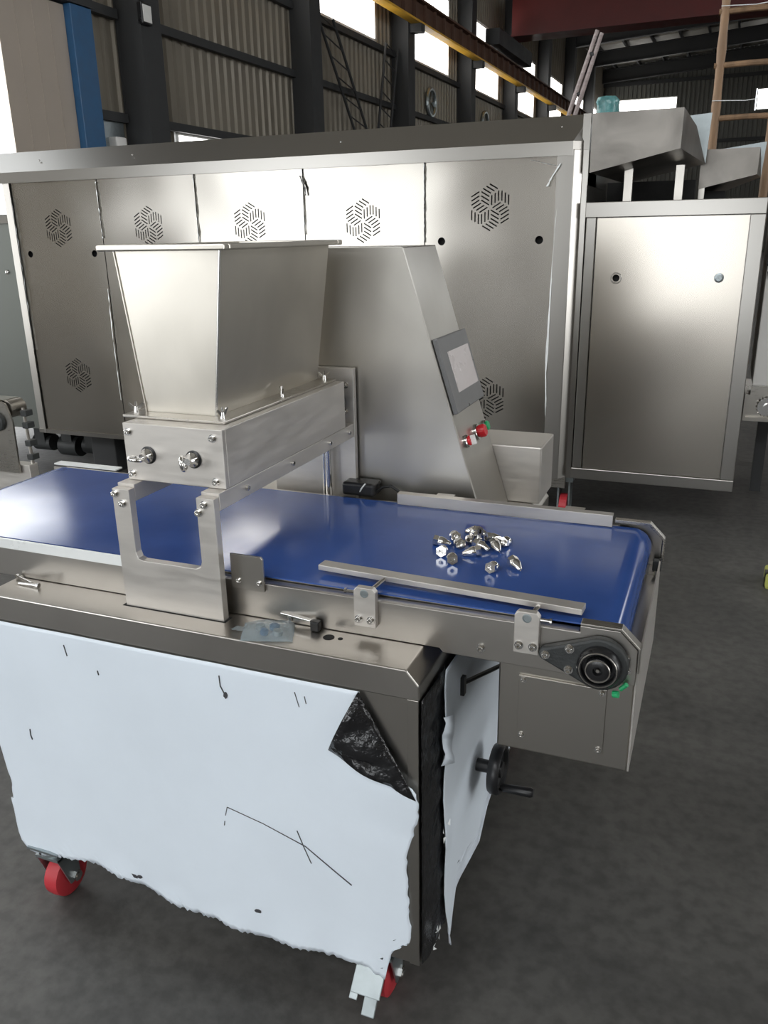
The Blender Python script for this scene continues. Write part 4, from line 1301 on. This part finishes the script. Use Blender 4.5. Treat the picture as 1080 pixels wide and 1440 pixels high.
# black box with a short cable behind the belt
t = thing('sensor_box', 'small black box with a curled cable behind the far belt edge', 'box', (-0.80, 1.865, 0.866))
build('box_body', MB().box(-0.862, -0.772, 1.838, 1.895, 0.862, 0.897), M_BLACK, t, bev=0.008, seg=3)
build('cable', MB().tube([(-0.772, 1.86, 0.875), (-0.755, 1.862, 0.887), (-0.735, 1.865, 0.890), (-0.715, 1.866, 0.878), (-0.700, 1.867, 0.868)], 0.004, 8), M_BLACK, t, smooth=True)
build('cable_tie', MB().tube([(-0.815, 1.842, 0.868), (-0.805, 1.836, 0.885), (-0.795, 1.838, 0.898)], 0.002, 6), M_WSTRIP, t)

# ================================================================== LOOSE THINGS
def nozzle_parts():
    hexm = MB()
    R = 0.0100
    ring = [(R * math.cos(math.pi / 3 * i), R * math.sin(math.pi / 3 * i)) for i in range(6)]
    ri = [(0.0045 * math.cos(math.pi / 3 * i), 0.0045 * math.sin(math.pi / 3 * i)) for i in range(6)]
    vs = [(x, y, 0) for x, y in ring] + [(x, y, 0.009) for x, y in ring] + [(x, y, 0) for x, y in ri] + [(x * .8, y * .8, 0.007) for x, y in ri]
    fs = []
    for i in range(6):
        k = (i + 1) % 6
        fs += [(i, k, k + 6, i + 6), (i, i + 12, k + 12, k), (i + 12, i + 18, k + 18, k + 12)]
    fs += [tuple(range(6, 12)), tuple(range(18, 24))]
    hexm.add(vs, fs)
    tip = MB().lathe([(0.0085, 0.009), (0.0095, 0.011), (0.0095, 0.016), (0.0075, 0.022), (0.0042, 0.031), (0.0030, 0.0325), (0.0016, 0.0325), (0.0014, 0.029)], (0, 0, 0), (0, 0, 1), 18)
    for q in (hexm, tip):
        q.v = [(a * 1.18, b * 1.18, c * 1.18) for a, b, c in q.v]
    return mesh_only(hexm, 'hex_base'), mesh_only(tip, 'cone_tip')


HEX, TIP = nozzle_parts()
HEX.materials.append(M_CHROME)
TIP.materials.append(M_CHROME)
ZB = RZ + RR + 0.0005
noz = [  # x, y, tip azimuth (deg, 0 = +X), height of the axis, pitch of the tip, spin, label
    (-0.515, 1.565, 5, 0.0106, -12, 0, 'shiny steel nozzle at the far left of the heap, tip to the right'),
    (-0.485, 1.509, 95, 0.0106, -12, 0, 'steel nozzle at the near left of the heap, hexagon towards the viewer'),
    (-0.452, 1.476, 110, 0.0106, -12, 0, 'steel nozzle nearest the front guide in the heap, hollow hexagon facing forward'),
    (-0.484, 1.602, 120, 0.0106, -12, 0, 'steel nozzle at the back left of the heap, pointing away'),
    (-0.462, 1.563, 125, 0.0106, -12, 0, 'steel nozzle in the middle left of the heap, lying behind the hollow one'),
    (-0.447, 1.592, 60, 0.0106, -12, 0, 'small looking steel nozzle in the centre of the heap, end turned forward'),
    (-0.452, 1.648, -10, 0.0106, -12, 0, 'steel nozzle at the very back of the heap, lying crosswise'),
    (-0.415, 1.617, 35, 0.0106, -12, 0, 'steel nozzle at the back right of the heap, tip slanting away'),
    (-0.428, 1.573, -20, 0.0106, -12, 0, 'steel nozzle in the middle right of the heap, tip to the right'),
    (-0.416, 1.536, 205, 0.0106, -12, 0, 'steel nozzle low in the middle of the heap, tip to the left'),
    (-0.395, 1.588, -55, 0.0106, -12, 0, 'steel nozzle at the right rim of the heap, tip towards the viewer'),
    (-0.377, 1.602, 75, 0.0106, -12, 0, 'steel nozzle at the outer right of the heap, tip pointing away'),
    (-0.433, 1.598, 160, 0.0290, -12, 0, 'steel nozzle lying on top of the others in the heap'),
    (-0.367, 1.458, 80, 0.0106, -12, 0, 'single steel nozzle in front of the heap, hexagon towards the viewer'),
    (-0.334, 1.503, -50, 0.0106, -12, 0, 'single steel nozzle farthest right on the belt, tip slanting forward'),
]
from mathutils import Quaternion, Euler
for (x, y, az, h, pit, spin, label) in noz:
    o = bpy.data.objects.new('piping_nozzle', HEX)
    COL.objects.link(o)
    a = math.radians(az)
    pr = math.radians(pit)
    d = Vector((math.cos(a) * math.cos(pr), math.sin(a) * math.cos(pr), math.sin(pr)))
    o.rotation_mode = 'QUATERNION'
    o.rotation_quaternion = d.to_track_quat('Z', 'Y') @ Quaternion((0, 0, 1), math.pi / 6)
    o.location = Vector((x, y, ZB + h + ZO)) - d * 0.006
    tag(o, label, 'nozzle', 'steel nozzles on the blue belt')
    c = bpy.data.objects.new('cone_tip', TIP)
    COL.objects.link(c)
    c.parent = o

# plastic bag with small parts
t = thing('plastic_bag', 'clear crumpled plastic bag of small parts on the worktop edge', 'bag', (-0.735, 1.222, 0.785))
rnd = random.Random(4)
mb = MB()
nu, nv = 18, 14
vs, fs = [], []
ux, uy = Vector((0.094, 0.030, 0)), Vector((-0.030, 0.070, 0))
for side_s in (1, -1):
    for i in range(nu + 1):
        for j in range(nv + 1):
            a, b_ = i / nu, j / nv
            h = max(0.0, math.sin(math.pi * a) * math.sin(math.pi * b_)) ** 0.38
            p = Vector((-0.7365, 1.221, 0)) + ux * (a - 0.5) + uy * (b_ - 0.5)
            if side_s > 0:
                z = 0.787 + 0.017 * h * (0.9 + 0.25 * math.sin(9 * a + 3) * math.cos(7 * b_ + a * 4)) + rnd.uniform(-0.002, 0.003) * h
            else:
                z = 0.7862
            vs.append((p.x + rnd.uniform(-.0012, .0012), p.y + rnd.uniform(-.0012, .0012), z))
for s in range(2):
    o0 = s * (nu + 1) * (nv + 1)
    for i in range(nu):
        for j in range(nv):
            a = o0 + i * (nv + 1) + j
            fs.append((a, a + 1, a + nv + 2, a + nv + 1))
mb.add(vs, fs)
build('bag_film', mb, M_BAG, t, smooth=True)
build('bag_tail', MB().add([(-0.785, 1.206, 0.787), (-0.802, 1.196, 0.797), (-0.808, 1.206, 0.787), (-0.800, 1.214, 0.793), (-0.784, 1.222, 0.787)], [(0, 1, 2), (0, 2, 3), (0, 3, 4)]), M_BAG, t)
for k, (dx, dy, rr) in enumerate(((-0.02, 0.006, 0.009), (0.006, 0.014, 0.010), (0.022, -0.004, 0.009), (-0.004, -0.010, 0.008))):
    build('small_part', MB().lathe([(rr, 0), (rr, 0.009), (rr * 0.5, 0.012)], (-0.7365 + dx, 1.221 + dy, 0.7868), (0.1 * k, 0.1, 1), 12), M_BLUE if k % 2 else M_ZINC, t, smooth=True)

# flat bracket with a bolt, beside the bag
t = thing('loose_bracket', 'flat shiny bracket with bolt lying between the bag and round hole', 'bracket', (-0.69, 1.262, 0.785))
mb = MB()
pp = [(-0.735, 1.268), (-0.665, 1.256), (-0.663, 1.266), (-0.733, 1.279)]
mb.prism(pp, 'z', 0.803, 0.806)
build('bracket_bar', mb, M_CHROME, t, bev=0.0008)
build('bracket_bolt', MB().cyl((-0.715, 1.270, 0.7855), (-0.715, 1.270, 0.803), 0.0045, n=12).cyl((-0.715, 1.270, 0.7855), (-0.715, 1.270, 0.789), 0.009, n=6), M_CHROME, t)
build('bracket_nut', MB().box(-0.664, -0.646, 1.252, 1.268, 0.7855, 0.806), M_BLACK, t, bev=0.003)

# two loose screws on the worktop
def screw(label, p0, p1):
    d = (Vector(p1) - Vector(p0)).normalized()
    t = thing('loose_screw', label, 'screw', (p0[0], p0[1], 0.785), 'loose screws on the worktop')
    build('shank', MB().cyl(p0, p1, 0.0028, n=10), M_CHROME, t, smooth=True)
    build('screw_head', MB().cyl(tuple(Vector(p0) - d * 0.006), p0, 0.0052, n=14), M_CHROME, t, smooth=True)


screw('loose steel screw on the worktop with its head to the left', (-1.390, 1.262, 0.7905), (-1.338, 1.247, 0.7885))
screw('loose steel screw on the worktop with its head to the right', (-1.316, 1.238, 0.7905), (-1.366, 1.238, 0.7885))
